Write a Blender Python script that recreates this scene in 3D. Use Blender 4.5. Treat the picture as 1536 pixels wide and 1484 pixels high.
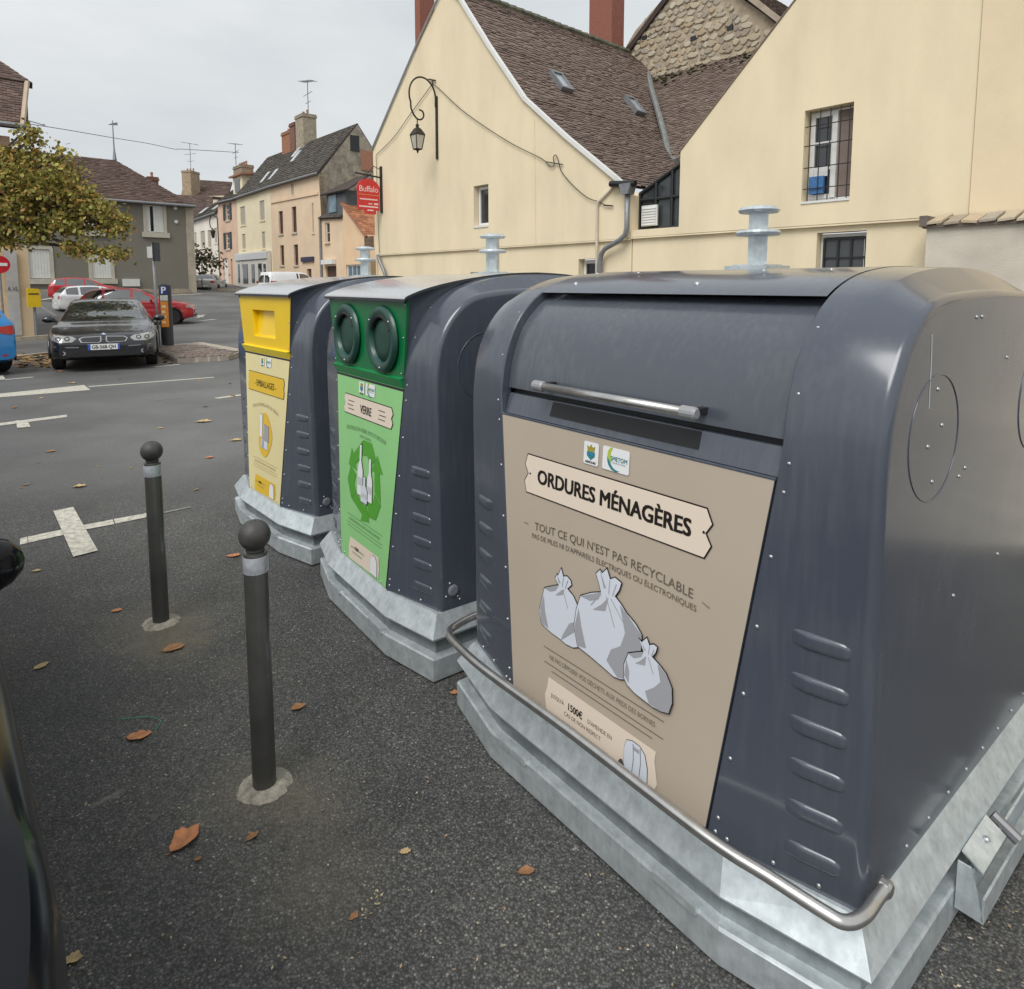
import bpy, bmesh, math, random
from math import sin, cos, pi, radians as rad, sqrt, atan2
from mathutils import Vector, Matrix, geometry
from mathutils.bvhtree import BVHTree

for o in list(bpy.data.objects): bpy.data.objects.remove(o)
scene = bpy.context.scene
COL = scene.collection
random.seed(7)

# ------------------------------------------------------------------ camera
CAM_H, PITCH, FPX, CX, CY = 1.70, rad(5.752), 995.6, 768.0, 528.15
cam = bpy.data.cameras.new('camera'); cam_ob = bpy.data.objects.new('camera', cam); COL.objects.link(cam_ob)
cam_ob.location = (0, 0, CAM_H); cam_ob.rotation_euler = (pi/2 - PITCH, 0, 0)
cam.sensor_width = 36; cam.lens = FPX/1536*36; cam.shift_y = -(742-CY)/1536
cam.clip_start = .02; cam.clip_end = 1500
scene.camera = cam_ob

# ------------------------------------------------------------------ sky, sun, exposure
SUN_EL, SUN_AZ = rad(52), rad(205)          # azimuth clockwise from +Y: soft light from behind the camera
world = bpy.data.worlds.new('World'); scene.world = world; world.use_nodes = True
wn, wl = world.node_tree.nodes, world.node_tree.links
wn.clear()
wo = wn.new('ShaderNodeOutputWorld'); bg = wn.new('ShaderNodeBackground')
sky = wn.new('ShaderNodeTexSky'); sky.sky_type = 'NISHITA'; sky.sun_disc = False
sky.sun_elevation = SUN_EL; sky.sun_rotation = SUN_AZ; sky.dust_density = 6; sky.air_density = 1.0; sky.ozone_density = 1
hs = wn.new('ShaderNodeHueSaturation'); hs.inputs['Saturation'].default_value = .12; hs.inputs['Value'].default_value = 1
wl.new(sky.outputs[0], hs.inputs['Color'])
tc = wn.new('ShaderNodeTexCoord'); mp = wn.new('ShaderNodeMapping'); mp.inputs['Scale'].default_value = (1.2, 1.2, 3.2)
wl.new(tc.outputs['Generated'], mp.inputs[0])
cn = wn.new('ShaderNodeTexNoise'); cn.inputs['Scale'].default_value = 2.2; cn.inputs['Detail'].default_value = 7; cn.inputs['Roughness'].default_value = .55
wl.new(mp.outputs[0], cn.inputs['Vector'])
cr = wn.new('ShaderNodeValToRGB'); cr.color_ramp.elements[0].position = .33; cr.color_ramp.elements[1].position = .68
SKY_G = 5.9
cr.color_ramp.elements[0].color = (.76*SKY_G, .815*SKY_G, .85*SKY_G, 1); cr.color_ramp.elements[1].color = (.97*SKY_G, 1.0*SKY_G, 1.02*SKY_G, 1)
wl.new(cn.outputs['Fac'], cr.inputs[0])
mx = wn.new('ShaderNodeMixRGB'); mx.inputs[0].default_value = .9
wl.new(hs.outputs[0], mx.inputs[1]); wl.new(cr.outputs[0], mx.inputs[2])
wl.new(mx.outputs[0], bg.inputs[0]); bg.inputs[1].default_value = .10
wl.new(bg.outputs[0], wo.inputs[0])
sun = bpy.data.lights.new('sun', 'SUN'); sun_ob = bpy.data.objects.new('sun', sun); COL.objects.link(sun_ob)
sun.energy = 1.5; sun.angle = rad(35); sun.color = (1, .985, .96)
sd = Vector((sin(SUN_AZ)*cos(SUN_EL), cos(SUN_AZ)*cos(SUN_EL), sin(SUN_EL)))
sun_ob.rotation_euler = (-sd).to_track_quat('-Z', 'Y').to_euler(); sun_ob.location = sd*60
vs = scene.view_settings; vs.view_transform = 'Standard'; vs.look = 'None'; vs.gamma = 1; vs.use_curve_mapping = False
vs.exposure = .56

# ------------------------------------------------------------------ placing helpers
def gz(x, y):                                   # the street climbs gently away from the car park
    t = min(y, 90) - 18
    k = min(1, max(0, (y-21)/10)); k = k*k*(3-2*k)
    return max(0.0, .03*(t + sqrt(t*t+16))/2 - .02) + .05*min(14, max(0, -x-15))*k
def ray(u, v):
    a = (u-CX)/FPX; b = -(v-CY)/FPX
    return Vector((a, cos(PITCH)+b*sin(PITCH), -sin(PITCH)+b*cos(PITCH)))
def gp(u, v):                                   # a point of the ground seen in the photograph
    d = ray(u, v); t = CAM_H/-d.z if d.z < 0 else 60
    lo, hi = .2, 200.
    for _ in range(60):
        m = (lo+hi)/2; p = d*m
        if CAM_H+p.z > gz(p.x, p.y): lo = m
        else: hi = m
    p = d*lo; return Vector((p.x, p.y, gz(p.x, p.y)))
def at_d(u, v, y):                              # a point at a given distance ahead
    d = ray(u, v); t = y/d.y; return Vector((d.x*t, y, CAM_H+d.z*t))
class Plane:                                    # an upright wall plane: s along the wall, n behind it, z up
    def __init__(s, x, y, az):
        a = rad(az); s.o = Vector((x, y, 0)); s.d = Vector((sin(a), -cos(a), 0)); s.n = Vector((cos(a), sin(a), 0)); s.rz = a-pi/2
    def px(s, u, v, n=0.0):
        d = ray(u, v); p0 = s.o+s.n*n-Vector((0, 0, CAM_H)); t = p0.dot(s.n)/d.dot(s.n); P = d*t+Vector((0, 0, CAM_H))
        return ((P-s.o).dot(s.d), P.z)
    def at_s(s, u, v, s0):
        d = ray(u, v); p0 = s.o+s.d*s0; t = p0.dot(s.d)/d.dot(s.d); P = d*t+Vector((0, 0, CAM_H))
        return ((P-s.o).dot(s.n), P.z)
    def w(s, a, n, z): return s.o+s.d*a+s.n*n+Vector((0, 0, z))

# ------------------------------------------------------------------ materials
MATS = {}
def lin(c): return tuple(((x/255)/12.92 if x/255 <= .04045 else ((x/255+.055)/1.055)**2.4) for x in c)
def mat(name, col, rough=.6, metal=0., var=.12, vs_=3., bump=0., bs=60., coat=0., spec=.5, hue=None, stretch=None, trans=0., ior=None):
    if name in MATS: return MATS[name]
    m = bpy.data.materials.new(name); m.use_nodes = True; MATS[name] = m
    n, l = m.node_tree.nodes, m.node_tree.links; b = n['Principled BSDF']
    b.inputs['Roughness'].default_value = rough; b.inputs['Metallic'].default_value = metal
    b.inputs['Coat Weight'].default_value = coat; b.inputs['Specular IOR Level'].default_value = spec
    if ior: b.inputs['IOR'].default_value = ior; b.inputs['Coat IOR'].default_value = ior
    if trans: b.inputs['Transmission Weight'].default_value = trans
    t = n.new('ShaderNodeTexCoord'); vec = t.outputs['Object']
    if stretch:
        mpp = n.new('ShaderNodeMapping'); mpp.inputs['Scale'].default_value = stretch; l.new(vec, mpp.inputs[0]); vec = mpp.outputs[0]
    if var > 0:
        ns = n.new('ShaderNodeTexNoise'); ns.inputs['Scale'].default_value = vs_; ns.inputs['Detail'].default_value = 6; ns.inputs['Roughness'].default_value = .6
        l.new(vec, ns.inputs['Vector'])
        r = n.new('ShaderNodeValToRGB'); r.color_ramp.elements[0].position = .3; r.color_ramp.elements[1].position = .7
        c0 = tuple(x*(1-var) for x in col); c1 = hue if hue else tuple(min(1, x*(1+var)) for x in col)
        r.color_ramp.elements[0].color = (*c0, 1); r.color_ramp.elements[1].color = (*c1, 1)
        l.new(ns.outputs['Fac'], r.inputs[0]); l.new(r.outputs[0], b.inputs['Base Color'])
    else: b.inputs['Base Color'].default_value = (*col, 1)
    if bump > 0:
        n2 = n.new('ShaderNodeTexNoise'); n2.inputs['Scale'].default_value = bs; n2.inputs['Detail'].default_value = 4
        l.new(t.outputs['Object'], n2.inputs['Vector'])
        bp = n.new('ShaderNodeBump'); bp.inputs['Strength'].default_value = bump; bp.inputs['Distance'].default_value = .01
        l.new(n2.outputs['Fac'], bp.inputs['Height']); l.new(bp.outputs[0], b.inputs['Normal'])
    return m
def per_piece(name, cols, rough=.8, bump=.3, bs=40., spec=.3, island=False, sss=0.):
    """colour varies from piece to piece (object random, or mesh island random)"""
    if name in MATS: return MATS[name]
    m = bpy.data.materials.new(name); m.use_nodes = True; MATS[name] = m
    n, l = m.node_tree.nodes, m.node_tree.links; b = n['Principled BSDF']
    b.inputs['Roughness'].default_value = rough; b.inputs['Specular IOR Level'].default_value = spec
    if island: src = n.new('ShaderNodeNewGeometry').outputs['Random Per Island']
    else: src = n.new('ShaderNodeObjectInfo').outputs['Random']
    r = n.new('ShaderNodeValToRGB'); els = r.color_ramp.elements
    while len(els) < len(cols): els.new(.5)
    for i, c in enumerate(cols): els[i].position = i/(len(cols)-1); els[i].color = (*c, 1)
    l.new(src, r.inputs[0])
    t = n.new('ShaderNodeTexCoord'); ns = n.new('ShaderNodeTexNoise'); ns.inputs['Scale'].default_value = bs; ns.inputs['Detail'].default_value = 5
    l.new(t.outputs['Object'], ns.inputs['Vector'])
    mm = n.new('ShaderNodeMixRGB'); mm.blend_type = 'MULTIPLY'; mm.inputs[0].default_value = .5
    r2 = n.new('ShaderNodeValToRGB'); r2.color_ramp.elements[0].position = .25; r2.color_ramp.elements[0].color = (.55, .55, .55, 1); r2.color_ramp.elements[1].position = .7
    l.new(ns.outputs['Fac'], r2.inputs[0]); l.new(r.outputs[0], mm.inputs[1]); l.new(r2.outputs[0], mm.inputs[2]); l.new(mm.outputs[0], b.inputs['Base Color'])
    if bump:
        bp = n.new('ShaderNodeBump'); bp.inputs['Strength'].default_value = bump; bp.inputs['Distance'].default_value = .01
        l.new(ns.outputs['Fac'], bp.inputs['Height']); l.new(bp.outputs[0], b.inputs['Normal'])
    return m

# asphalt: dark binder, mixed grit, worn grey areas, brownish dust
def asphalt():
    m = bpy.data.materials.new('asphalt'); m.use_nodes = True
    n, l = m.node_tree.nodes, m.node_tree.links; b = n['Principled BSDF']
    t = n.new('ShaderNodeTexCoord'); P = t.outputs['Object']
    def noise(s, d=5, r=.6):
        q = n.new('ShaderNodeTexNoise'); q.inputs['Scale'].default_value = s; q.inputs['Detail'].default_value = d; q.inputs['Roughness'].default_value = r
        l.new(P, q.inputs['Vector']); return q.outputs['Fac']
    def ramp(src, *st):
        r = n.new('ShaderNodeValToRGB'); e = r.color_ramp.elements
        while len(e) < len(st): e.new(.5)
        for i, (p, c) in enumerate(st): e[i].position = p; e[i].color = (*c, 1)
        l.new(src, r.inputs[0]); return r.outputs[0]
    def mixc(f, a, c, mode='MIX'):
        q = n.new('ShaderNodeMixRGB'); q.blend_type = mode
        if isinstance(f, float): q.inputs[0].default_value = f
        else: l.new(f, q.inputs[0])
        l.new(a, q.inputs[1]); l.new(c, q.inputs[2]); return q.outputs[0]
    v = n.new('ShaderNodeTexVoronoi'); v.inputs['Scale'].default_value = 150; l.new(P, v.inputs['Vector'])
    sep = n.new('ShaderNodeSeparateColor'); l.new(v.outputs['Color'], sep.inputs[0])
    grit = ramp(sep.outputs[0], (0, (.058, .058, .059)), (.5, (.090, .090, .088)), (.85, (.13, .129, .124)), (.96, (.15, .147, .138)), (1., (.29, .28, .25)))
    edge = ramp(v.outputs['Distance'], (.25, (1, 1, 1)), (.65, (.45, .45, .45)))
    c = mixc(1., grit, edge, 'MULTIPLY')
    v2 = n.new('ShaderNodeTexVoronoi'); v2.inputs['Scale'].default_value = 34; l.new(P, v2.inputs['Vector'])
    spk = ramp(v2.outputs['Distance'], (0., (1, 1, 1)), (.10, (1, 1, 1)), (.14, (0, 0, 0)))
    s2 = n.new('ShaderNodeSeparateColor'); l.new(v2.outputs['Color'], s2.inputs[0])
    pick = ramp(s2.outputs[1], (.86, (0, 0, 0)), (.88, (1, 1, 1)))
    fs = mixc(1., spk, pick, 'MULTIPLY')
    tan = n.new('ShaderNodeRGB'); tan.outputs[0].default_value = (.30, .25, .17, 1)
    c = mixc(fs, c, tan.outputs[0])
    oil = ramp(noise(.8, 7, .75), (.30, (.55, .55, .56)), (.44, (1, 1, 1)))
    c = mixc(1., c, oil, 'MULTIPLY')
    wear = ramp(noise(.55, 6, .65), (.34, (.74, .74, .75)), (.66, (1.5, 1.48, 1.43)))
    c = mixc(1., c, wear, 'MULTIPLY')
    du = ramp(noise(1.3, 7, .7), (.55, (0, 0, 0)), (.78, (.42, .42, .42)))
    dust = n.new('ShaderNodeRGB'); dust.outputs[0].default_value = (.13, .11, .08, 1)
    c = mixc(du, c, dust.outputs[0])
    # trodden concrete dust round the two bollard feet and one old smear
    for (bx, by, r0, k_, sx_, sy_, an) in ((-.8446, 2.1061, .26, .75, 1, 1, 0), (-1.7786, 3.2105, .36, .7, 1, 1, 0), (-1.62, 3.02, .30, .85, 1, 1, 0), (-.66, 2.02, .22, .5, 1, 1, 0), (-.55, 1.75, .3, .4, 1, 1, 0), (-1.345, 2.055, .085, .95, 1, .26, .85)):
        pv = n.new('ShaderNodeMapping'); pv.vector_type = 'TEXTURE'; pv.inputs['Location'].default_value = (bx, by, 0); pv.inputs['Rotation'].default_value = (0, 0, an); pv.inputs['Scale'].default_value = (r0*sx_, r0*sy_, 1); l.new(P, pv.inputs[0])
        le = n.new('ShaderNodeVectorMath'); le.operation = 'LENGTH'; l.new(pv.outputs[0], le.inputs[0])
        wb = n.new('ShaderNodeMath'); wb.operation = 'MULTIPLY_ADD'; l.new(noise(11, 6, .7), wb.inputs[0]); wb.inputs[1].default_value = 1.3; l.new(le.outputs['Value'], wb.inputs[2])
        fm = ramp(wb.outputs[0], (.55, (k_,)*3), (.0, (k_,)*3)) if False else None
        m2 = n.new('ShaderNodeMapRange'); m2.inputs[1].default_value = 1.55; m2.inputs[2].default_value = .75; m2.inputs[3].default_value = 0; m2.inputs[4].default_value = k_; l.new(wb.outputs[0], m2.inputs[0])
        dc = n.new('ShaderNodeRGB'); dc.outputs[0].default_value = (.145, .125, .088, 1) if sy_ == 1 else (.21, .20, .17, 1)
        mm3 = n.new('ShaderNodeMath'); mm3.operation = 'MULTIPLY'; l.new(m2.outputs[0], mm3.inputs[0]); l.new(ramp(noise(60, 3), (.3, (.4,)*3), (.62, (1,)*3)), mm3.inputs[1])
        c = mixc(mm3.outputs[0], c, dc.outputs[0])
    # the carriageway beyond is an older, greyer surface than the car park
    sx = n.new('ShaderNodeSeparateXYZ'); l.new(P, sx.inputs[0])
    ad = n.new('ShaderNodeMath'); ad.operation = 'MULTIPLY_ADD'; l.new(sx.outputs['X'], ad.inputs[0]); ad.inputs[1].default_value = -.12; l.new(sx.outputs['Y'], ad.inputs[2])
    wob = n.new('ShaderNodeMath'); wob.operation = 'MULTIPLY_ADD'; l.new(noise(.9, 3), wob.inputs[0]); wob.inputs[1].default_value = 1.2; l.new(ad.outputs[0], wob.inputs[2])
    mr = n.new('ShaderNodeMapRange'); mr.inputs[1].default_value = 5.6; mr.inputs[2].default_value = 7.4; l.new(wob.outputs[0], mr.inputs[0])
    old = ramp(noise(46, 3), (.3, (.100, .100, .098)), (.7, (.155, .154, .148)))
    old = mixc(1., old, ramp(noise(.35, 5, .6), (.4, (.75, .75, .76)), (.65, (1.25, 1.25, 1.25))), 'MULTIPLY')
    c = mixc(mr.outputs[0], c, old)
    l.new(c, b.inputs['Base Color'])
    b.inputs['Roughness'].default_value = .62; b.inputs['Specular IOR Level'].default_value = .38
    bp = n.new('ShaderNodeBump'); bp.inputs['Strength'].default_value = .45; bp.inputs['Distance'].default_value = .004; bp.invert = True
    l.new(v.outputs['Distance'], bp.inputs['Height']); l.new(bp.outputs[0], b.inputs['Normal'])
    return m
M_ASPH = asphalt()
def paint_mat(name, base, rough=.22, dirt=.20, coat=.55):       # bin paint with rain streaks and dust
    m = bpy.data.materials.new(name); m.use_nodes = True; MATS[name] = m
    n, l = m.node_tree.nodes, m.node_tree.links; b = n['Principled BSDF']
    t = n.new('ShaderNodeTexCoord')
    mpp = n.new('ShaderNodeMapping'); mpp.inputs['Scale'].default_value = (60, 60, 5); l.new(t.outputs['Object'], mpp.inputs[0])
    a = n.new('ShaderNodeTexNoise'); a.inputs['Scale'].default_value = 1; a.inputs['Detail'].default_value = 4; l.new(mpp.outputs[0], a.inputs['Vector'])
    c = n.new('ShaderNodeTexNoise'); c.inputs['Scale'].default_value = 3.5; c.inputs['Detail'].default_value = 5; l.new(t.outputs['Object'], c.inputs['Vector'])
    mu = n.new('ShaderNodeMath'); mu.operation = 'MULTIPLY'; l.new(a.outputs['Fac'], mu.inputs[0]); l.new(c.outputs['Fac'], mu.inputs[1])
    r = n.new('ShaderNodeMapRange'); r.inputs[1].default_value = .22; r.inputs[2].default_value = .5; r.inputs[4].default_value = dirt; l.new(mu.outputs[0], r.inputs[0])
    mc = n.new('ShaderNodeMixRGB'); mc.inputs[1].default_value = (*base, 1); mc.inputs[2].default_value = (.20, .205, .22, 1); l.new(r.outputs[0], mc.inputs[0])
    l.new(mc.outputs[0], b.inputs['Base Color'])
    rr = n.new('ShaderNodeMapRange'); rr.inputs[1].default_value = .3; rr.inputs[2].default_value = .7; rr.inputs[3].default_value = rough*.75; rr.inputs[4].default_value = rough*1.4
    l.new(c.outputs['Fac'], rr.inputs[0]); l.new(rr.outputs[0], b.inputs['Roughness'])
    b.inputs['Coat Weight'].default_value = coat; b.inputs['Coat Roughness'].default_value = .12
    w = n.new('ShaderNodeTexNoise'); w.inputs['Scale'].default_value = 4.5; l.new(t.outputs['Object'], w.inputs['Vector'])
    bp = n.new('ShaderNodeBump'); bp.inputs['Strength'].default_value = .06; bp.inputs['Distance'].default_value = .02; l.new(w.outputs['Fac'], bp.inputs['Height']); l.new(bp.outputs[0], b.inputs['Normal'])
    return m
M_BIN = paint_mat('anthracite_bin_paint', (.066, .076, .100))
M_LID = paint_mat('lid_paint', (.072, .082, .102), .32, .28)
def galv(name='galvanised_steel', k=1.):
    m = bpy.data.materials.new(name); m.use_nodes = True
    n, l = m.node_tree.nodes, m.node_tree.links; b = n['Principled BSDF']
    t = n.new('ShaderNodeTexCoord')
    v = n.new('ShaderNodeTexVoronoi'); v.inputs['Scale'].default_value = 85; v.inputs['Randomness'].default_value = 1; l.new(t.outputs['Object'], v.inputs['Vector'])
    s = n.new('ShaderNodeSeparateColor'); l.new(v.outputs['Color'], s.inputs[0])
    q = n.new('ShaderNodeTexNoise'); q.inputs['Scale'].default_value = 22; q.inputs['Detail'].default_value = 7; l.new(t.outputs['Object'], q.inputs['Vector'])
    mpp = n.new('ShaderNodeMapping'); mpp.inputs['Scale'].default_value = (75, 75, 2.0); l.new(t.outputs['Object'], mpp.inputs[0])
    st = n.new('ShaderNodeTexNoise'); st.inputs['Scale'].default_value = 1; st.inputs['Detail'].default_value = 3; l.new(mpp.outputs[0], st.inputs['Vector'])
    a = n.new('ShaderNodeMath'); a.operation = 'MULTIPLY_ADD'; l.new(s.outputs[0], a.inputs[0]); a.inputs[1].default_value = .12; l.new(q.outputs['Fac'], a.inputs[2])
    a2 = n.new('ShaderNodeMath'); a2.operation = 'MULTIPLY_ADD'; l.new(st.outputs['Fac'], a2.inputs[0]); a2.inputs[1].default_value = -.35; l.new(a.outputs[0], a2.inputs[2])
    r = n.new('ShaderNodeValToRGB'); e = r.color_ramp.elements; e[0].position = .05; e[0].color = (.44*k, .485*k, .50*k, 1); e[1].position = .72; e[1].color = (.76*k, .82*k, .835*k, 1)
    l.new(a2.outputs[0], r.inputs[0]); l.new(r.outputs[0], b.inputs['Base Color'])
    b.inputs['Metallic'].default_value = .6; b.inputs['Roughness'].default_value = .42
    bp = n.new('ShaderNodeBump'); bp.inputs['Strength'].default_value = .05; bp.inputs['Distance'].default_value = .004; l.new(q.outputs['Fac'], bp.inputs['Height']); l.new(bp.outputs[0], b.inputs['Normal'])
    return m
M_GALV = galv(); M_GALVD = galv('shaded_dirty_galvanised_steel', .42)  # darker copy: dirt and the shade under the flange, both put into the colour
M_STEEL = mat('bright_steel_tube', (.55, .54, .52), .3, .9, .15, 20)
M_BLACK = mat('black_rubber', (.012, .012, .013), .55)
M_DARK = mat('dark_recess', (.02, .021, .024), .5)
M_RIVET = mat('rivet_metal', (.46, .47, .48), .38, .75)
M_GLASS = mat('window_glass', (.03, .034, .038), .06, 0, 0, coat=.3, spec=.8)
M_WHITE = mat('white_paint', (.74, .73, .70), .5, 0, .06)
M_IRON = mat('dark_ironwork', (.035, .028, .022), .6, .2, .3, 12)
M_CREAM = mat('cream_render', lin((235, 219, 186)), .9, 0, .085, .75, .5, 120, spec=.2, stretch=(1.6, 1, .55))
M_CREAM2 = mat('darker_cream_render', lin((231, 212, 179)), .9, 0, .06, .8, .35, 140, spec=.2)  # slightly darker cream tone for the rear and right-hand walls

# ------------------------------------------------------------------ mesh helpers
def finish(name, me, m, parent=None, smooth=False, ang=None, loc=None, rz=None):
    if m: me.materials.append(m)
    if smooth:
        me.polygons.foreach_set('use_smooth', [True]*len(me.polygons))
        if ang is not None: me.set_sharp_from_angle(angle=rad(ang))
    o = bpy.data.objects.new(name, me); COL.objects.link(o)
    if parent: o.parent = parent
    if loc is not None: o.location = loc
    if rz is not None: o.rotation_euler = (0, 0, rz)
    return o
def mesh(name, V, F, m, parent=None, smooth=False, ang=None, loc=None, rz=None):
    me = bpy.data.meshes.new(name); me.from_pydata([tuple(v) for v in V], [], F); me.validate(); me.update()
    return finish(name, me, m, parent, smooth, ang, loc, rz)
class MB:                                        # collects simple solids into one mesh
    def __init__(s): s.V = []; s.F = []
    def add(s, V, F): k = len(s.V); s.V += [tuple(v) for v in V]; s.F += [tuple(i+k for i in f) for f in F]; return s
    def box(s, x0, x1, y0, y1, z0, z1):
        return s.add([(x0,y0,z0),(x1,y0,z0),(x1,y1,z0),(x0,y1,z0),(x0,y0,z1),(x1,y0,z1),(x1,y1,z1),(x0,y1,z1)],
                     [(3,2,1,0),(4,5,6,7),(0,1,5,4),(1,2,6,5),(2,3,7,6),(3,0,4,7)])
    def prism(s, pts, d):                        # polygon of 3-D points pushed along d
        n = len(pts); P = [Vector(p) for p in pts]; d = Vector(d)
        return s.add(P+[p+d for p in P], [tuple(range(n))[::-1], tuple(range(n, 2*n))]+[(i, (i+1) % n, n+(i+1) % n, n+i) for i in range(n)])
    def tube(s, pts, r, k=10, cap=True):
        P = [Vector(p) for p in pts]; n = len(P); rs = r if isinstance(r, (list, tuple)) else [r]*n
        T = [(P[min(i+1, n-1)]-P[max(i-1, 0)]).normalized() for i in range(n)]
        up = Vector((0, 0, 1)) if abs(T[0].z) < .9 else Vector((1, 0, 0))
        a = T[0].cross(up).normalized(); V = []
        for i in range(n):
            a = (a-T[i]*a.dot(T[i])).normalized(); b = T[i].cross(a)
            V += [P[i]+(a*cos(2*pi*j/k)+b*sin(2*pi*j/k))*rs[i] for j in range(k)]
        F = [(i*k+j, i*k+(j+1) % k, (i+1)*k+(j+1) % k, (i+1)*k+j) for i in range(n-1) for j in range(k)]
        if cap: F += [tuple(range(k))[::-1], tuple(range((n-1)*k, n*k))]
        return s.add(V, F)
    def lathe(s, prof, k=24, c=(0, 0, 0), axis='z', a0=0.):
        V = []
        for r, h in prof:
            for j in range(k):
                a = a0+2*pi*j/k; p = (r*cos(a), r*sin(a), h)
                if axis == 'x': p = (h, r*cos(a), r*sin(a))
                if axis == 'y': p = (r*cos(a), h, r*sin(a))
                V.append((p[0]+c[0], p[1]+c[1], p[2]+c[2]))
        n = len(prof)
        F = [(i*k+j, i*k+(j+1) % k, (i+1)*k+(j+1) % k, (i+1)*k+j) for i in range(n-1) for j in range(k)]
        F += [tuple(range(k))[::-1], tuple(range((n-1)*k, n*k))]
        return s.add(V, F)
    def grid(s, rows, close=False):              # rows of equal length joined into quads
        k = len(rows[0]); V = [p for r in rows for p in r]; F = []
        for i in range(len(rows)-1):
            for j in range(k if close else k-1):
                F.append((i*k+j, i*k+(j+1) % k, (i+1)*k+(j+1) % k, (i+1)*k+j))
        return s.add(V, F)
    def build(s, name, m, parent=None, smooth=False, ang=None, fix=True, **kw):
        me = bpy.data.meshes.new(name); me.from_pydata(s.V, [], s.F); me.validate()
        if fix:
            bm = bmesh.new(); bm.from_mesh(me); bmesh.ops.recalc_face_normals(bm, faces=bm.faces); bm.to_mesh(me); bm.free()
        me.update()
        return finish(name, me, m, parent, smooth, ang, **kw)
def empty(name, loc=(0, 0, 0), rz=0.):
    o = bpy.data.objects.new(name, None); o.empty_display_size = .2; COL.objects.link(o); o.location = loc; o.rotation_euler = (0, 0, rz); return o
def tag(o, label=None, cat=None, group=None, kind=None):
    if label: o['label'] = label
    if cat: o['category'] = cat
    if group: o['group'] = group
    if kind: o['kind'] = kind
    return o
def inst(src, parent, loc=(0, 0, 0), rot=(0, 0, 0), sc=(1, 1, 1), name=None):
    o = bpy.data.objects.new(name or src.name.split('.')[0], src.data); COL.objects.link(o); o.parent = parent; o.location = loc; o.rotation_euler = rot; o.scale = sc; return o
def copy_tree(o, parent=None):
    c = o.copy(); COL.objects.link(c); c.parent = parent
    for ch in list(o.children): copy_tree(ch, c)
    return c
def catmull(P, k=4):
    P = [Vector(p) for p in P]; out = []
    for i in range(len(P)-1):
        a, b, c, d = P[max(i-1, 0)], P[i], P[i+1], P[min(i+2, len(P)-1)]
        for j in range(k):
            t = j/k; out.append(.5*((2*b)+(c-a)*t+(2*a-5*b+4*c-d)*t*t+(3*b-a-3*c+d)*t**3))
    out.append(P[-1]); return out
FONTN = [0]
def text_mesh(body, size, xs=1., bend=0., align='CENTER', bold=0., arc=None):
    cu = bpy.data.curves.new('lettering', 'FONT'); cu.body = body; cu.size = size; cu.align_x = align; 
    cu.resolution_u = 3
    ob = bpy.data.objects.new('tmp', cu); COL.objects.link(ob)
    dg = bpy.context.evaluated_depsgraph_get(); me = bpy.data.meshes.new_from_object(ob.evaluated_get(dg))
    bpy.data.objects.remove(ob); bpy.data.curves.remove(cu)
    if bold:
        bm = bmesh.new()
        for i, (dx, dy) in enumerate(((-1, -.5), (1, -.5), (-1, .5), (1, .5), (0, 0))):
            k0 = len(bm.verts); bm.from_mesh(me); bm.verts.ensure_lookup_table()
            for v in bm.verts[k0:]: v.co.x += dx*bold; v.co.y += dy*bold; v.co.z += i*6e-5
        bm.to_mesh(me); bm.free()
    for v in me.vertices:
        v.co.x *= xs; v.co.y -= bend*v.co.x**2
    return me
def text(body, size, m, parent, x, y, z=.002, xs=1., bend=0., align='CENTER', bold=0., name='lettering', rot=None):
    me = text_mesh(body, size, xs, bend, align, bold); o = finish(name, me, m, parent); o.location = (x, y, z)
    if rot: o.rotation_euler = rot
    return o
def flat(name, pts, m, parent, z=.001):          # flat print: a 2-D polygon with true outline
    P = [Vector((p[0], p[1], 0)) for p in pts]; T = geometry.tessellate_polygon([P])
    o = mesh(name, [(p.x, p.y, z) for p in P], [tuple(t) for t in T], m, parent)
    for f in o.data.polygons:
        if f.normal.z < 0: f.flip()
    return o
def outline(pts, w): # offset a closed 2-D polygon outwards
    n = len(pts); c = [Vector(p) for p in pts]; area = sum(c[i].x*c[(i+1) % n].y-c[(i+1) % n].x*c[i].y for i in range(n)); sg = 1 if area > 0 else -1; out = []
    for i in range(n):
        a, b, d = c[i-1], c[i], c[(i+1) % n]; e1, e2 = (b-a).normalized(), (d-b).normalized()
        nn = Vector((e1.y+e2.y, -(e1.x+e2.x)))*sg; nn = nn.normalized() if nn.length > 1e-6 else Vector((e1.y, -e1.x))*sg
        out.append(b+nn*w/max(.5, abs(nn.dot(Vector((e1.y, -e1.x))))))
    return out

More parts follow.
